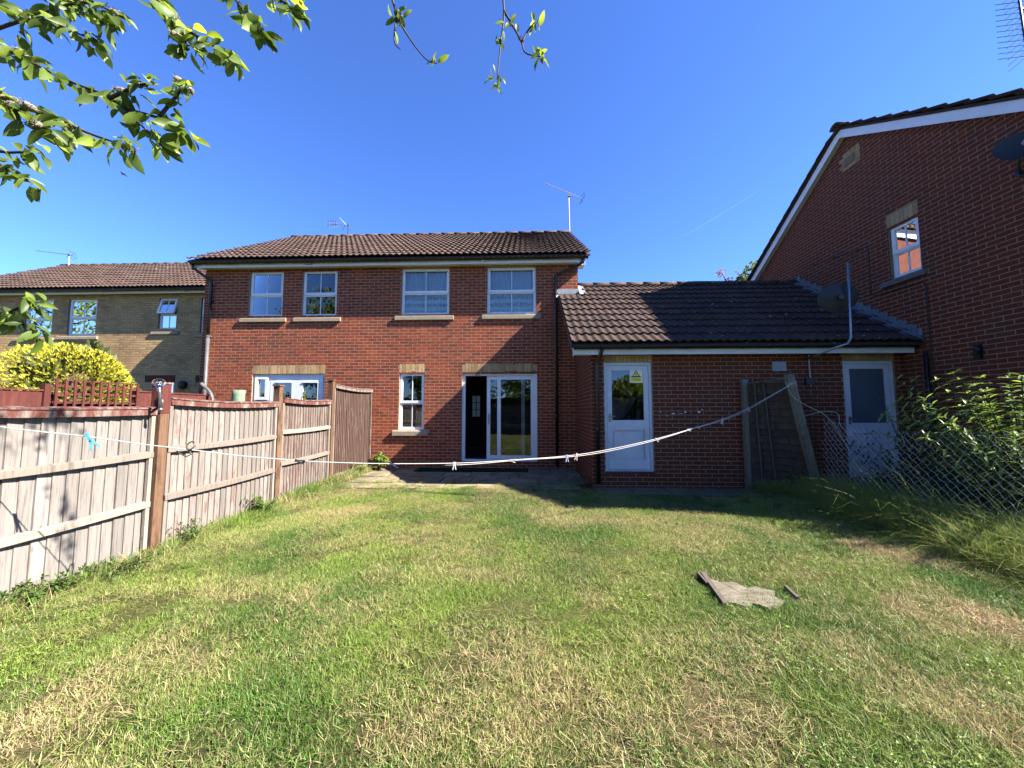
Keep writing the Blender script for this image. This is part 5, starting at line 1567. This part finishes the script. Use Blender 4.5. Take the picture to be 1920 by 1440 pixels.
for k in range(420):
    t = rr.random(); z = .5 + 1.36*t; r0 = .15*(1-t)**.8*math.sqrt(rr.random()) + .004; a = rr.uniform(0, 6.283)
    leaf_shape(b, (-5.20 + r0*math.cos(a), 8.45 + r0*math.sin(a), z), (math.cos(a)*.5, math.sin(a)*.5, 1), rv(rr), .06, .02, cl((.16, .20, .04), rr.uniform(.7, 1.2)), .05, .1, 2)
part("foliage", b, MAT['needle'], T_)
b = MB(); b.tube([(-5.2, 8.45, 0), (-5.2, 8.45, .5)], [.13, .19], 12); part("pot", b, MAT['brick_plain'], T_)

# ---- tree with pink blossom behind the garage
T_ = thing("blossom_tree", "tree top with pale pink blossom showing over the garage ridge", "tree", (9.9, 17.0, 0))
b = MB(); rr = random.Random(12)
for (p, d, dep) in lumpy((10.15, 17.0, 6.2), (.95, 1.2, 1.9), 2600, 9):
    leaf_shape(b, p, d + rv(rr)*.8, rv(rr), rr.uniform(.12, .2), .09, cl((.10, .14, .035), rr.uniform(.7, 1.4)), .2, .2, 2)
part("crown", b, MAT['leaf'], T_)
b = MB(); b.tube([(10.1, 17, 0), (10.1, 17, 3.5), (10.0, 17, 6.0), (9.0, 16.9, 7.7)], [.15, .12, .06, .015], 8); b.tube([(9.6, 16.95, 6.7), (9.3, 16.9, 7.1)], .015, 5); part("trunk", b, MAT['bark'], T_)
b = MB()
MAT['blossom'] = M("pink_blossom", (.72, .56, .52), (.62, .44, .40), 30, .9, .1, trans=.3)
for (cx_, cz_, rd, n_) in ((8.95, 7.75, .22, 130), (9.28, 7.42, .16, 70), (9.75, 7.75, .2, 40), (9.45, 7.2, .15, 40)):
    for _ in range(n_):
        v = rv(rr)*rd*rr.random()**.4; leaf_shape(b, (cx_ + v.x, 16.9 + v.y, cz_ + v.z), rv(rr), rv(rr), .07, .06, (1, 1, 1), .1, .3, 2)
part("blossom", b, MAT['blossom'], T_)

# =================================================================== OVERHANGING WILLOW
tree = thing("willow_tree", "willow tree whose leafy twigs and catkins hang in at the top left", "tree", (-3.3, -1.6, 0))
b = MB(); b.tube(smooth_line([(-3.3, -1.6, -.05), (-3.28, -1.55, .9), (-3.15, -1.4, 1.9), (-2.9, -1.1, 2.8), (-2.6, -.6, 3.6)]), [.19 - .0045*i for i in range(17)], 12); part("trunk", b, MAT['bark'], tree, smooth=True)
limbs = [[(-2.9, -1.1, 2.8), (-2.6, -.3, 3.1), (-2.3, .6, 3.0), (-1.99, 1.15, 2.77)], [(-2.6, -.6, 3.6), (-1.8, .3, 4.2), (-1.0, 1.2, 4.5), (-.2, 1.9, 4.5)],
         [(-2.3, .6, 3.0), (-2.2, .9, 2.75), (-1.78, 1.05, 2.49)], [(-2.6, -.3, 3.1), (-2.1, .8, 3.25), (-2.1, 1.2, 3.0)], [(-1.8, .3, 4.2), (-1.6, .9, 3.6), (-1.51, 1.25, 3.13)],
         [(-1.8, .3, 4.2), (-1.4, 1.0, 3.7), (-1.24, 1.3, 3.18)], [(-1.0, 1.2, 4.5), (-.95, 1.8, 4.45), (-.89, 2.1, 4.21)], [(-.2, 1.9, 4.5), (-.17, 2.05, 4.4), (-.16, 2.1, 4.24)],
         [(-2.3, .6, 3.0), (-2.0, .9, 2.45), (-1.69, 1.0, 2.25)], [(-2.0, .9, 2.45), (-1.85, 1.0, 1.95), (-1.63, 1.0, 1.69)], [(-2.6, -.6, 3.6), (-2.9, -.2, 4.6), (-3.2, .2, 5.4)], [(-2.6, -.6, 3.6), (-1.9, -1.0, 4.9), (-1.4, -1.3, 5.6)]]
b = MB()
for l in limbs: 
    sm = smooth_line(l, 5); r0 = .028 if len(l) > 3 else .012
    b.tube(sm, [r0*(1 - .75*i/len(sm)) for i in range(len(sm))], 7)
part("limbs", b, MAT['bark'], tree, smooth=True)
TW_ = {
 'b1': [(-1.99, 1.15, 2.77), (-1.8, 1.15, 2.68), (-1.71, 1.15, 2.63), (-1.57, 1.15, 2.56), (-1.45, 1.15, 2.51), (-1.36, 1.15, 2.44), (-1.26, 1.15, 2.34)],
 'b1a': [(-1.43, 1.14, 2.49), (-1.33, 1.13, 2.52), (-1.29, 1.13, 2.53)], 'b1b': [(-1.38, 1.15, 2.46), (-1.25, 1.17, 2.43), (-1.18, 1.17, 2.38)], 'b1c': [(-1.27, 1.16, 2.43), (-1.2, 1.15, 2.5), (-1.17, 1.15, 2.54)],
 'b2': [(-1.78, 1.05, 2.49), (-1.68, 1.05, 2.43), (-1.61, 1.05, 2.37), (-1.5, 1.05, 2.3)], 'b2b': [(-1.64, 1.06, 2.4), (-1.54, 1.08, 2.38), (-1.42, 1.08, 2.32), (-1.28, 1.08, 2.27)],
 'b3': [(-1.51, 1.25, 3.13), (-1.39, 1.25, 2.97), (-1.3, 1.25, 2.86), (-1.28, 1.25, 2.79)], 'b3b': [(-1.31, 1.25, 2.88), (-1.22, 1.25, 2.82), (-1.09, 1.25, 2.74)],
 'b3c': [(-1.24, 1.3, 3.18), (-1.12, 1.3, 3.01), (-1.02, 1.3, 2.88)], 'b3d': [(-1.2, 1.32, 3.24), (-1.01, 1.35, 3.1), (-0.92, 1.35, 3.04)],
 'b4': [(-1.69, 1.0, 2.25), (-1.58, 1.0, 2.2), (-1.47, 1.0, 2.2)], 'b4b': [(-1.69, 1.0, 2.23), (-1.58, 1.0, 2.16), (-1.47, 1.0, 2.1)],
 'b5': [(-2.1, 1.2, 3.0), (-1.88, 1.2, 2.91), (-1.72, 1.2, 2.84), (-1.61, 1.2, 2.79)], 'b5b': [(-1.99, 1.2, 2.83), (-1.83, 1.2, 2.88), (-1.65, 1.2, 2.93), (-1.52, 1.2, 2.89)], 'b5c': [(-1.93, 1.25, 3.13), (-1.78, 1.25, 3.01), (-1.63, 1.25, 2.93)],
 'b6': [(-0.89, 2.1, 4.21), (-0.8, 2.1, 3.89), (-0.72, 2.1, 3.73), (-0.61, 2.1, 3.58), (-0.54, 2.1, 3.55)], 'b6b': [(-0.8, 2.1, 3.89), (-0.81, 2.1, 3.71), (-0.77, 2.1, 3.65)],
 'b7': [(-0.16, 2.1, 4.24), (-0.13, 2.1, 3.88), (-0.15, 2.1, 3.67), (-0.17, 2.1, 3.43)], 'b7b': [(-0.13, 2.1, 3.88), (-0.03, 2.12, 3.71), (0.0, 2.12, 3.62), (0.09, 2.12, 3.59)], 'b7c': [(-0.02, 2.12, 3.69), (0.02, 2.12, 3.77), (0.06, 2.12, 3.82)],
 'b8': [(-1.63, 1.0, 1.69), (-1.55, 1.0, 1.7), (-1.47, 1.0, 1.72), (-1.44, 1.0, 1.75)], 'b8b': [(-1.55, 1.0, 1.7), (-1.48, 1.0, 1.68), (-1.41, 1.0, 1.65)]}
LC = [(.08, .125, .026), (.13, .19, .036), (.065, .105, .023), (.22, .29, .05), (.10, .155, .03)]
leaf_meshes = []
rr = random.Random(17)
for i in range(14):
    b = MB(); L_ = rr.uniform(.9, 1.1); leaf_shape(b, (0, 0, 0), (0, 1, 0), (0, 0, 1), L_, L_*rr.uniform(.34, .50), LC[i % 5], rr.uniform(.15, .6), rr.uniform(.15, .7), 5)
    leaf_meshes.append(b.data("leaf", MAT['leaf_tree'], True))
extra = MB()
def place_leaf(parent, p, d, n_, size):
    if NL > 300:
        leaf_shape(extra, p, d, n_, size, size*rr.uniform(.34, .5), rr.choice(LC), rr.uniform(.15, .6), rr.uniform(.15, .7), 5); return
    d = Vector(d).normalized(); s = d.cross(Vector(n_)); s = s.normalized() if s.length > 1e-4 else d.orthogonal().normalized(); u = s.cross(d)
    o = bpy.data.objects.new("leaf", rr.choice(leaf_meshes))
    mat = Matrix((s, d, u)).transposed().to_4x4(); mat.translation = p
    o.matrix_basis = mat @ Matrix.Diagonal((size, size, size, 1)); link(o, parent); return o
NL = 0
for nm, pl in TW_.items():
    sm = smooth_line(pl, 4); big = nm[1] not in '67'
    b = MB(); b.tube(sm, [(.0055 if big else .0065)*(1 - .7*i/len(sm)) + .0008 for i in range(len(sm))], 6)
    tw = part("branch", b, MAT['twig'], tree, smooth=True)
    if nm in ('b6', 'b6b'):
        spots = [(sm[4], 10), (sm[5], 6)] if nm == 'b6' else [(sm[-1], 1)]
        if nm == 'b6': spots.append((sm[-1], 4))
    elif nm[1] == '7':
        spots = {'b7': [(sm[-1], 9), (sm[7], 5), (sm[5], 4)], 'b7b': [(sm[-1], 12), (sm[2], 3)], 'b7c': [(sm[-1], 7)]}[nm]
    else:
        spots = [(p, rr.choice((2, 2, 3, 3))) for i, p in enumerate(sm) if i > 1]
        spots.append((sm[-1], 5))
        if nm[:2] in ('b3', 'b5'): spots += [(p + rv(rr)*.03, 2) for p in sm[2::2]]
    for p, n_ in spots:
        for _ in range(n_):
            if big:
                v = rv(rr); v.z = v.z*.55 - .5; v.y *= .8; v.x += .25
                size = rr.uniform(.038, .080) * (.75 if nm in ('b1a', 'b1c', 'b4', 'b4b', 'b8', 'b8b') else 1)
                off = rv(rr) * .02
            else:
                v = rv(rr); size = rr.uniform(.045, .075); off = rv(rr)*.03
            NL += 1; place_leaf(tw, p + off, v, rv(rr) + Vector((0, 0, .9)), size)
    if nm in ('b1', 'b1a', 'b1c', 'b2', 'b2b', 'b5b', 'b3', 'b7b', 'b6'):
        for _ in range({'b2': 6, 'b2b': 4, 'b1': 3, 'b5b': 3}.get(nm, 2)):
            p = rr.choice(sm[2:]) + rv(rr)*.012; v = rv(rr); v.z = abs(v.z)*.3 - .1
            b = MB(); L_ = rr.uniform(.03, .05); b.tube([p + v*L_*t for t in (0, .25, .5, .8, 1)], [.003, .009, .011, .009, .002], 8)
            for _k in range(60):
                q = p + v*L_*rr.random(); w_ = rv(rr); b.tube([q, q + w_*rr.uniform(.010, .020)], [.0010, .0003], 3, cap=False)
            part("catkin", b, MAT['catkin'], tw)
if extra.f: part("more_leaves", extra, MAT['leaf_tree'], tree, kind="stuff", smooth=True)
# crown above and behind the camera (seen in window reflections, throws the dapple on the fence)
b = MB()
for ctr, rad, n_, sd in (((-2.9, -.9, 4.9), (1.5, 1.5, 1.2), 900, 31), ((-1.4, -.4, 4.9), (1.1, 1.0, .8), 500, 32), ((-.05, 1.75, 4.72), (.42, .42, .30), 130, 33), ((-.75, 1.55, 4.75), (.40, .45, .3), 90, 34)):
    rg2 = np.random.default_rng(sd)
    for _ in range(n_):
        v = Vector(rg2.normal(size=3)).normalized() * rg2.random() ** .4
        p = Vector(ctr) + Vector((v.x*rad[0], v.y*rad[1], v.z*rad[2]))
        leaf_shape(b, p, rv(rr) + Vector((0, 0, -.4)), rv(rr), rr.uniform(.05, .09), rr.uniform(.025, .045), rr.choice(LC), .2, .3, 3)
part("crown", b, MAT['leaf_tree'], tree, kind="stuff")

# =================================================================== BEHIND THE CAMERA (seen in the window glass)
rf_ = thing("rear_fence", "timber fence at the end of the garden, mirrored in the patio door", "fence", (0, -5.2, 0))
for k in range(88):
    x_ = -3.8 + k * .10; b = MB(); b.box((x_, -5.22, 0), (x_ + .094, -5.205 + .004*(k % 2), 1.78 + .01*math.sin(k*2.3))); part("board", b, MAT['wood_red'], rf_)
for z in (.4, 1.4):
    b = MB(); b.box((-3.8, -5.20, z), (5.0, -5.16, z + .06)); part("rail", b, MAT['rail_pale'], rf_)
def big_tree(label, base, hgt, rad, n_, seed):
    rr_ = random.Random(seed); T3 = thing("garden_tree", label, "tree", base, "trees beyond the end of the garden")
    b = MB(); B0 = Vector(base)
    b.tube([B0, B0 + Vector((.1, 0, hgt*.3)), B0 + Vector((0, .1, hgt*.7))], [.22, .17, .06], 8)
    for k in range(7):
        a = k * 2.4; h = hgt * (.3 + .06*k); b.tube([B0 + Vector((.08, 0, h)), B0 + Vector((math.cos(a)*rad*.4, math.sin(a)*rad*.4, h + .8)), B0 + Vector((math.cos(a)*rad*.8, math.sin(a)*rad*.8, h + 1.4))], [.07, .045, .015], 6)
    part("trunk", b, MAT['bark'], T3)
    c_ = MB(); ctr = B0 + Vector((0, 0, hgt*.6))
    for (p, d, dep) in lumpy(ctr, (rad, rad, hgt*.42), n_, seed):
        p = ctr + (p - ctr) * (1 - .5*rr_.random()**2)
        leaf_shape(c_, p, d + rv(rr_)*.9, rv(rr_), rr_.uniform(.22, .4), rr_.uniform(.12, .2), cl(rr_.choice(LC), rr_.uniform(.7, 1.4)), .2, .2, 2)
    part("crown", c_, MAT['leaf_tree'], T3)
big_tree("broad tree mirrored in the upper left windows", (-6.5, -9.5, 0), 7.5, 3.4, 3200, 61)
big_tree("tree mirrored in the glass of the patio door", (.6, -9.0, 0), 6.2, 3.0, 2800, 62)
big_tree("low tree mirrored in the glazed garage door", (6.8, -10.0, 0), 3.7, 2.2, 2000, 63)
big_tree("tall tree mirrored in the second upper window from the left", (-14.8, -9.0, 0), 11.0, 3.9, 4200, 64)

big_tree("big tree mirrored in the upper windows of the buff house", (-30.5, 0.0, 0), 11.5, 4.8, 4200, 65)
hg = thing("added_hedge", "added unseen hedge beyond the rear fence, darkening the ground floor glass", "hedge", (-7, -7.2, 0))  # hedge added out of view to darken reflections and cut low sky light
b = MB(); b.box((-22, -7.6, 0), (9, -6.9, 2.3)); part("core", b, MAT['bark'], hg)
b = MB(); rr_ = random.Random(91)
for _ in range(5200):
    x_ = rr_.uniform(-22.2, 9.2); z_ = rr_.random()**.8*2.75; y_ = -6.75 + rr_.uniform(-.15, .2) if z_ < 2.35 else rr_.uniform(-7.7, -6.7)
    leaf_shape(b, (x_, y_, z_ + .25*math.sin(x_*1.7)*(z_ > 1.8)), rv(rr_) + Vector((0, .5, .3)), rv(rr_), rr_.uniform(.14, .28), rr_.uniform(.08, .15), cl(rr_.choice(LC), rr_.uniform(.6, 1.2)), .2, .2, 2)
part("foliage", b, MAT['leaf_tree'], hg)

# =================================================================== BOARD SUNK IN THE LAWN
T_ = thing("sunken_board", "pale weathered board lying sunk in the grass", "board", (1.68, 3.0, .01))
MAT['old_board'] = M("bleached_board", (.36, .315, .235), (.21, .175, .12), 9, .95, .1, bump=.006, bscale=30, stretch=(1, 4, 1))
b = MB()
zz = gz(1.7, 3.0) + .02
rb_ = random.Random(6)
top_ = []
for (x_, y_) in ((1.47, 2.87), (1.56, 2.84), (1.66, 2.86), (1.72, 2.80), (1.83, 2.83), (1.90, 2.90), (1.86, 2.98), (1.93, 3.06), (1.83, 3.13), (1.74, 3.12), (1.68, 3.20), (1.57, 3.19), (1.52, 3.28), (1.47, 3.22), (1.49, 3.08), (1.45, 2.98)):
    top_.append((x_ + rb_.uniform(-.015, .015), y_ + rb_.uniform(-.015, .015)))
zz = gz(1.7, 3.0) + .024; n = len(top_)
cx_, cy_ = 1.68, 3.02
ring1 = [(cx_ + (x_-cx_)*.6, cy_ + (y_-cy_)*.6, zz + rb_.uniform(-.002, .004)) for x_, y_ in top_]
pts = [(x_, y_, zz - .003 + rb_.uniform(-.003, .002)) for x_, y_ in top_] + ring1 + [(x_, y_, zz - .05) for x_, y_ in top_]
b.mesh(pts, [tuple(range(n, 2*n))] + [(i, (i+1) % n, n + (i+1) % n, n + i) for i in range(n)] + [((i+1) % n, i, 2*n + i, 2*n + (i+1) % n) for i in range(n)])
part("board", b, MAT['old_board'], T_)
MAT['strip'] = wood_mat("grey_wood_strip", (.20, .165, .135), (.12, .095, .08), (.10, .08, .06), .4)
b = MB(); b.obox((1.505, 3.38, zz - .012), (-.085, -.54, .004), (.036, -.006, 0), (0, 0, .018)); b.obox((1.475, 3.37, zz - .014), (-.02, -.20, .004), (.018, 0, 0), (0, 0, .016))
solo("wood_strip", b, MAT['strip'], "long split grey wood strip along the left side of the sunken board", "wood strip")
b = MB(); b.obox((2.05, 3.14, zz - .012), (-.045, -.20, .006), (.022, -.004, 0), (0, 0, .02))
solo("wood_strip", b, MAT['strip'], "short dark wood peg strip at the right side of the sunken board", "wood strip")

# =================================================================== BIRD
b = MB(); bc = Vector((-47.6, 40.0, 29.4)); b.sphere(bc, .13, 8, 6, sc=(1.6, .7, .7)); b.mesh([bc + Vector(p) for p in ((.05, 0, .05), (-.12, 0, .05), (-.30, -.1, .22), (-.12, -.05, .24))], [(0,1,2,3)])
b.mesh([bc + Vector(p) for p in ((.10, .1, .03), (-.08, .1, .03), (.10, .35, -.12), (.22, .3, -.10))], [(0,1,2,3)]); b.mesh([bc + Vector(p) for p in ((.15, -.05, 0), (.15, .05, 0), (.36, .06, -.04), (.36, -.06, -.04))], [(0,1,2,3)])
solo("bird", b, MAT['black_plastic'], "tiny dark bird flying in the sky below the leafy branches", "bird")

# =================================================================== VAPOUR TRAIL
m, nt, out = new_mat("thin_vapour")
d_ = N(nt, "ShaderNodeBsdfDiffuse"); d_.inputs[0].default_value = (.8, .8, .8, 1)
t_ = N(nt, "ShaderNodeBsdfTransparent"); mx = N(nt, "ShaderNodeMixShader"); mx.inputs[0].default_value = .055
nt.links.new(t_.outputs[0], mx.inputs[1]); nt.links.new(d_.outputs[0], mx.inputs[2]); nt.links.new(mx.outputs[0], out.inputs[0])
b = MB(); b.tube([(2160, 5000, 3790 - 1400), (2450, 5000, 3960 - 1400), (2750, 5000, 4140 - 1400), (3050, 5000, 4330 - 1400), (3250, 5000, 4450 - 1400)], [3, 6, 6, 5, 2], 6)
solo("vapour_trail", b, m, "faint thin vapour trail in the sky above the garage roof", "vapour trail", kind="stuff")

# =================================================================== GRASS
def grass_proto(name, size, n, h0, h1, w, lean, seed, curl=.5, seg=2, mat=None, clover=0):
    r = np.random.default_rng(seed); Vv, Ff, rn = [], [], []
    for _ in range(n):
        x, y = r.uniform(-size/2, size/2, 2); h = r.uniform(h0, h1); a = r.uniform(0, 2*math.pi); ln = abs(r.normal()) * lean
        dx, dy = math.cos(a), math.sin(a); b_a = r.uniform(0, 2*math.pi); wx, wy = math.cos(b_a)*w/2, math.sin(b_a)*w/2
        i0 = len(Vv); ww = w
        for k in range(seg):
            t = k / seg; o = ln*h*(t + curl*t*t)
            s = 1 - .5*t
            Vv += [(x + dx*o - wx*s, y + dy*o - wy*s, h*(t - .12*ln*t*t) - .006), (x + dx*o + wx*s, y + dy*o + wy*s, h*(t - .12*ln*t*t) - .006)]
        o = ln*h*(1 + curl); Vv.append((x + dx*o, y + dy*o, max(.004, h*(1 - .3*ln))))
        q = r.random()
        for k in range(seg - 1): Ff.append((i0+2*k, i0+2*k+1, i0+2*k+3, i0+2*k+2)); rn.append(q)
        Ff.append((i0+2*seg-2, i0+2*seg-1, i0+2*seg)); rn.append(q)
    for _ in range(clover):
        x, y = r.uniform(-size/2, size/2, 2); z = r.uniform(.012, .032); q = r.uniform(0, .12)
        for k in range(3):
            a = r.uniform(0, .5) + k*2.09; i0 = len(Vv); L_ = r.uniform(.004, .010)
            c, s = math.cos(a), math.sin(a)
            Vv += [(x, y, z), (x + c*L_ - s*L_*.45, y + s*L_ + c*L_*.45, z + r.uniform(-.002, .004)), (x + c*L_*1.3, y + s*L_*1.3, z), (x + c*L_ + s*L_*.45, y + s*L_ - c*L_*.45, z + r.uniform(-.002, .004))]
            Ff.append((i0, i0+1, i0+2, i0+3)); rn.append(q)
    me = bpy.data.meshes.new(name); me.from_pydata(Vv, [], Ff)
    at = me.attributes.new("rnd", 'FLOAT', 'FACE'); at.data.foreach_set("value", np.array(rn, np.float32))
    q = np.array(rn, np.float32); at = me.attributes.new("val", 'FLOAT', 'FACE'); at.data.foreach_set("value", ((q * 977.13) % 1.0).astype(np.float32))
    me.materials.append(mat); me.update()
    return bpy.data.objects.new(name, me)

def scatter(name, pts, protos, label, cat):
    """one object: instances of the tuft meshes on given points"""
    pc = bpy.data.collections.new(name + "_tufts")
    for p in protos: pc.objects.link(p)
    me = bpy.data.meshes.new(name); me.from_pydata([p[0] for p in pts], [], [])
    for an, ty, ix in (("rot", 'FLOAT_VECTOR', 1), ("scl", 'FLOAT', 2), ("idx", 'INT', 3)):
        at = me.attributes.new(an, ty, 'POINT')
        if ty == 'FLOAT_VECTOR': at.data.foreach_set("vector", np.array([p[ix] for p in pts], np.float32).ravel())
        else: at.data.foreach_set("value", np.array([p[ix] for p in pts], np.float32 if ty == 'FLOAT' else np.int32))
    for an, fn in (("dry", dryf), ("lush", lushf)):
        at = me.attributes.new(an, 'FLOAT', 'POINT')
        at.data.foreach_set("value", np.array([fn(p[0][0], p[0][1]) for p in pts], np.float32))
    o = bpy.data.objects.new(name, me); link(o); tag(o, label, cat, kind="stuff")
    ng = bpy.data.node_groups.new(name, 'GeometryNodeTree')
    ng.interface.new_socket("Geometry", in_out='INPUT', socket_type='NodeSocketGeometry')
    ng.interface.new_socket("Geometry", in_out='OUTPUT', socket_type='NodeSocketGeometry')
    gi, go = ng.nodes.new("NodeGroupInput"), ng.nodes.new("NodeGroupOutput")
    ip = ng.nodes.new("GeometryNodeInstanceOnPoints"); ci = ng.nodes.new("GeometryNodeCollectionInfo")
    ci.inputs[0].default_value = pc; ci.inputs["Separate Children"].default_value = True; ci.inputs["Reset Children"].default_value = True
    ip.inputs["Pick Instance"].default_value = True
    def na(nm, t):
        n = ng.nodes.new("GeometryNodeInputNamedAttribute"); n.data_type = t; n.inputs[0].default_value = nm; return n.outputs[0]
    ng.links.new(gi.outputs[0], ip.inputs["Points"]); ng.links.new(ci.outputs[0], ip.inputs["Instance"])
    ng.links.new(na("rot", 'FLOAT_VECTOR'), ip.inputs["Rotation"]); ng.links.new(na("scl", 'FLOAT'), ip.inputs["Scale"]); ng.links.new(na("idx", 'INT'), ip.inputs["Instance Index"])
    ng.links.new(ip.outputs[0], go.inputs[0])
    md = o.modifiers.new("tufts", 'NODES'); md.node_group = ng
    return o

r = np.random.default_rng(99)
protos = [grass_proto("turf_tuft", .24, 560, .012, .036, .0032, .85, 100 + i, mat=MAT['blade']) for i in range(5)]
protos += [grass_proto("turf_tuft", .24, 440, .012, .034, .0032, .95, 120 + i, mat=MAT['blade'], clover=34) for i in range(3)]
protos += [grass_proto("turf_tuft", .24, 360, .022, .055, .0028, 1.3, 130 + i, mat=MAT['blade'], curl=.9) for i in range(2)]
def clipping_proto(seed):
    r_2 = np.random.default_rng(seed); Vv, Ff = [], []; main_a = r_2.uniform(0, 3.14)
    for _ in range(34):
        x, y = r_2.normal(0, .095, 2); a = main_a + r_2.normal()*.7; L_ = r_2.uniform(.02, .06); z0, z1 = r_2.uniform(.016, .045, 2); w = .0008
        dx, dy = math.cos(a)*L_/2, math.sin(a)*L_/2; px, py = -math.sin(a)*w, math.cos(a)*w; i0 = len(Vv)
        Vv += [(x-dx-px, y-dy-py, z0), (x-dx+px, y-dy+py, z0), (x+dx+px, y+dy+py, z1), (x+dx-px, y+dy-py, z1)]; Ff.append((i0, i0+1, i0+2, i0+3))
    me = bpy.data.meshes.new("clippings"); me.from_pydata(Vv, [], Ff)
    q = r_2.random(len(Ff)).astype(np.float32)
    at = me.attributes.new("rnd", 'FLOAT', 'FACE'); at.data.foreach_set("value", .62 + .6*q)
    at = me.attributes.new("val", 'FLOAT', 'FACE'); at.data.foreach_set("value", .65*((q * 7.3) % 1.0))
    me.materials.append(MAT['blade']); return bpy.data.objects.new("clippings", me)
clip_protos = [clipping_proto(160 + i) for i in range(3)]
def on_slope(x, y, wob, yaw):
    e = .06; dx, dy = (gz(x + e, y) - gz(x - e, y)) / (2*e), (gz(x, y + e) - gz(x, y - e)) / (2*e)
    q = Vector((0, 0, 1)).rotation_difference(Vector((-dx + wob[0], -dy + wob[1], 1)).normalized()).to_matrix() @ Matrix.Rotation(yaw, 3, 'Z')
    return tuple(q.to_euler())
pts = []
st_ = .128
for yv in np.arange(.95, 7.25, st_):
    for xv in np.arange(-4.0, 5.4, st_):
        x_, y_ = xv + r.uniform(-.08, .08), yv + r.uniform(-.08, .08)
        if abs(x_) > y_ * 1.75 + .8: continue
        if x_ < FX + .02: continue
        if x_ > 1.15 and y_ > 6.35: continue
        if y_ > 6.6 and r.random() < (y_ - 6.45) * 2.0: continue
        if 1.36 < x_ < 2.02 and 2.82 < y_ < 3.32 and r.random() < (.98 if 1.50 < x_ < 1.9 and 2.88 < y_ < 3.18 else .55): continue
        cl_n = math.sin(x_*1.9 + 1) * math.sin(y_*1.6 + .4) + .4*math.sin(3.7*x_ - 2.9*y_)
        k = int(r.integers(0, 5))
        if cl_n > .35 and r.random() < .75: k = 5 + int(r.integers(0, 3))
        elif r.random() < .05 or (x_ > 1.2 and y_ < 3 and r.random() < .16): k = 8 + int(r.integers(0, 2))
        pts.append(((x_, y_, gz(x_, y_) + .003), on_slope(x_, y_, (r.normal()*.02, r.normal()*.02), r.uniform(0, 6.28)), r.uniform(.75, 1.45), k))
for _ in range(190):
    y_ = 1.1 + 5.4*r.random(); x_ = r.uniform(-3.6, 4.4)
    if mnoise.fractal(Vector((x_*1.1, y_*1.1, 9.3)), 1.0, 2.0, 2) < .05: continue
    pts.append(((x_, y_, gz(x_, y_)), on_slope(x_, y_, (0, 0), r.normal()*.5), r.uniform(.6, 1.2 if y_ < 2.2 else 1.6), 10 + int(r.integers(0, 3))))
scatter("lawn_grass", pts, protos + clip_protos, "short patchy green and straw-coloured mown grass", "grass")
# grass along joints of the slabs and along the fence foot
protos2 = [grass_proto("edge_tuft", .16, 70, .03, .10, .003, .8, 140 + i, mat=MAT['blade']) for i in range(3)]
pts = []
for _ in range(260):
    x_ = r.uniform(-3.7, 1.0); y_ = r.choice([6.8, 6.95, 7.28, 7.9]) + r.normal()*.06
    if y_ < 7.6 or r.random() < .25: pts.append(((x_, y_, .02), (0, 0, r.uniform(0, 6)), r.uniform(.35, .9), int(r.integers(0, 3))))
for _ in range(330):
    y_ = r.uniform(2.3, 8.4); x_ = FX + .05 + abs(r.normal())*.09
    pts.append(((x_, y_, gz(x_, y_)), (0, 0, r.uniform(0, 6)), r.uniform(.6, 1.9), int(r.integers(0, 3))))
scatter("edge_grass", pts, protos2, "tufts of grass in the slab joints and along the fence foot", "grass")
# unmown grass under the chain link
m, nt, out = new_mat("long_grass_blade")
a = N(nt, "ShaderNodeAttribute", attribute_name="rnd"); n1 = noise(nt, coords(nt, 'World'), 2.2, 3)
f = math_(nt, 'ADD', math_(nt, 'MULTIPLY', a.outputs["Fac"], .6), math_(nt, 'MULTIPLY', n1, .5))
finish(nt, out, ramp(nt, f, [(.25, (.09, .16, .028)), (.62, (.19, .24, .05)), (.98, (.36, .28, .12))]), .5, .3, translucent=.4, k=1.15)
MAT['long_blade'] = m
protos3 = [grass_proto("long_tuft", .30, 120, .10, .40, .004, .75, 150 + i, mat=MAT['long_blade'], seg=4, curl=.9) for i in range(4)]
pts = []
for _ in range(1050):
    y_ = r.uniform(1.6, 6.35); x_ = 4.94 + r.normal()*.32 - .10*S((y_-3)/2)
    if x_ < 4.25 + .0*y_: continue
    pts.append(((x_, y_, gz(x_, y_) - .01), (r.normal()*.28, r.normal()*.28, r.uniform(0, 6.28)), r.uniform(.4, 1.25), int(r.integers(0, 4))))
for _ in range(260):
    y_ = r.uniform(2.5, 6.5); x_ = r.uniform(5.2, 6.7); pts.append(((x_, y_, 0), (r.normal()*.1, r.normal()*.1, r.uniform(0, 6.28)), r.uniform(.5, 1.0), int(r.integers(0, 4))))
for _ in range(60):
    x_ = r.uniform(3.9, 5.0); pts.append(((x_, 6.45 + r.normal()*.12, .06), (0, 0, r.uniform(0, 6.28)), r.uniform(.3, .8), int(r.integers(0, 4))))
scatter("long_grass", pts, protos3, "long unmown grass under the chain link fence", "grass")
# fallen catkins and petals on the lawn
b = MB(); rr = random.Random(77)
for _ in range(150):
    y_ = 1.1 + 4.5*rr.random()**1.5; x_ = rr.uniform(-3.4, 3.0) if y_ > 2 else rr.uniform(-1.8, 1.8)
    z = gz(x_, y_) + .03; a = rr.uniform(0, 6.283); L_ = rr.uniform(.010, .024)
    d = Vector((math.cos(a), math.sin(a), rr.uniform(-.2, .2)))
    p = Vector((x_, y_, z)); b.tube([p, p + d*L_*.5 + Vector((0, 0, .003)), p + d*L_], [.002, .0045, .0015], 5)
o = solo("fallen_catkins", b, MAT['catkin'], "small pale fallen catkins scattered over the lawn", "catkins", kind="stuff", smooth=True)
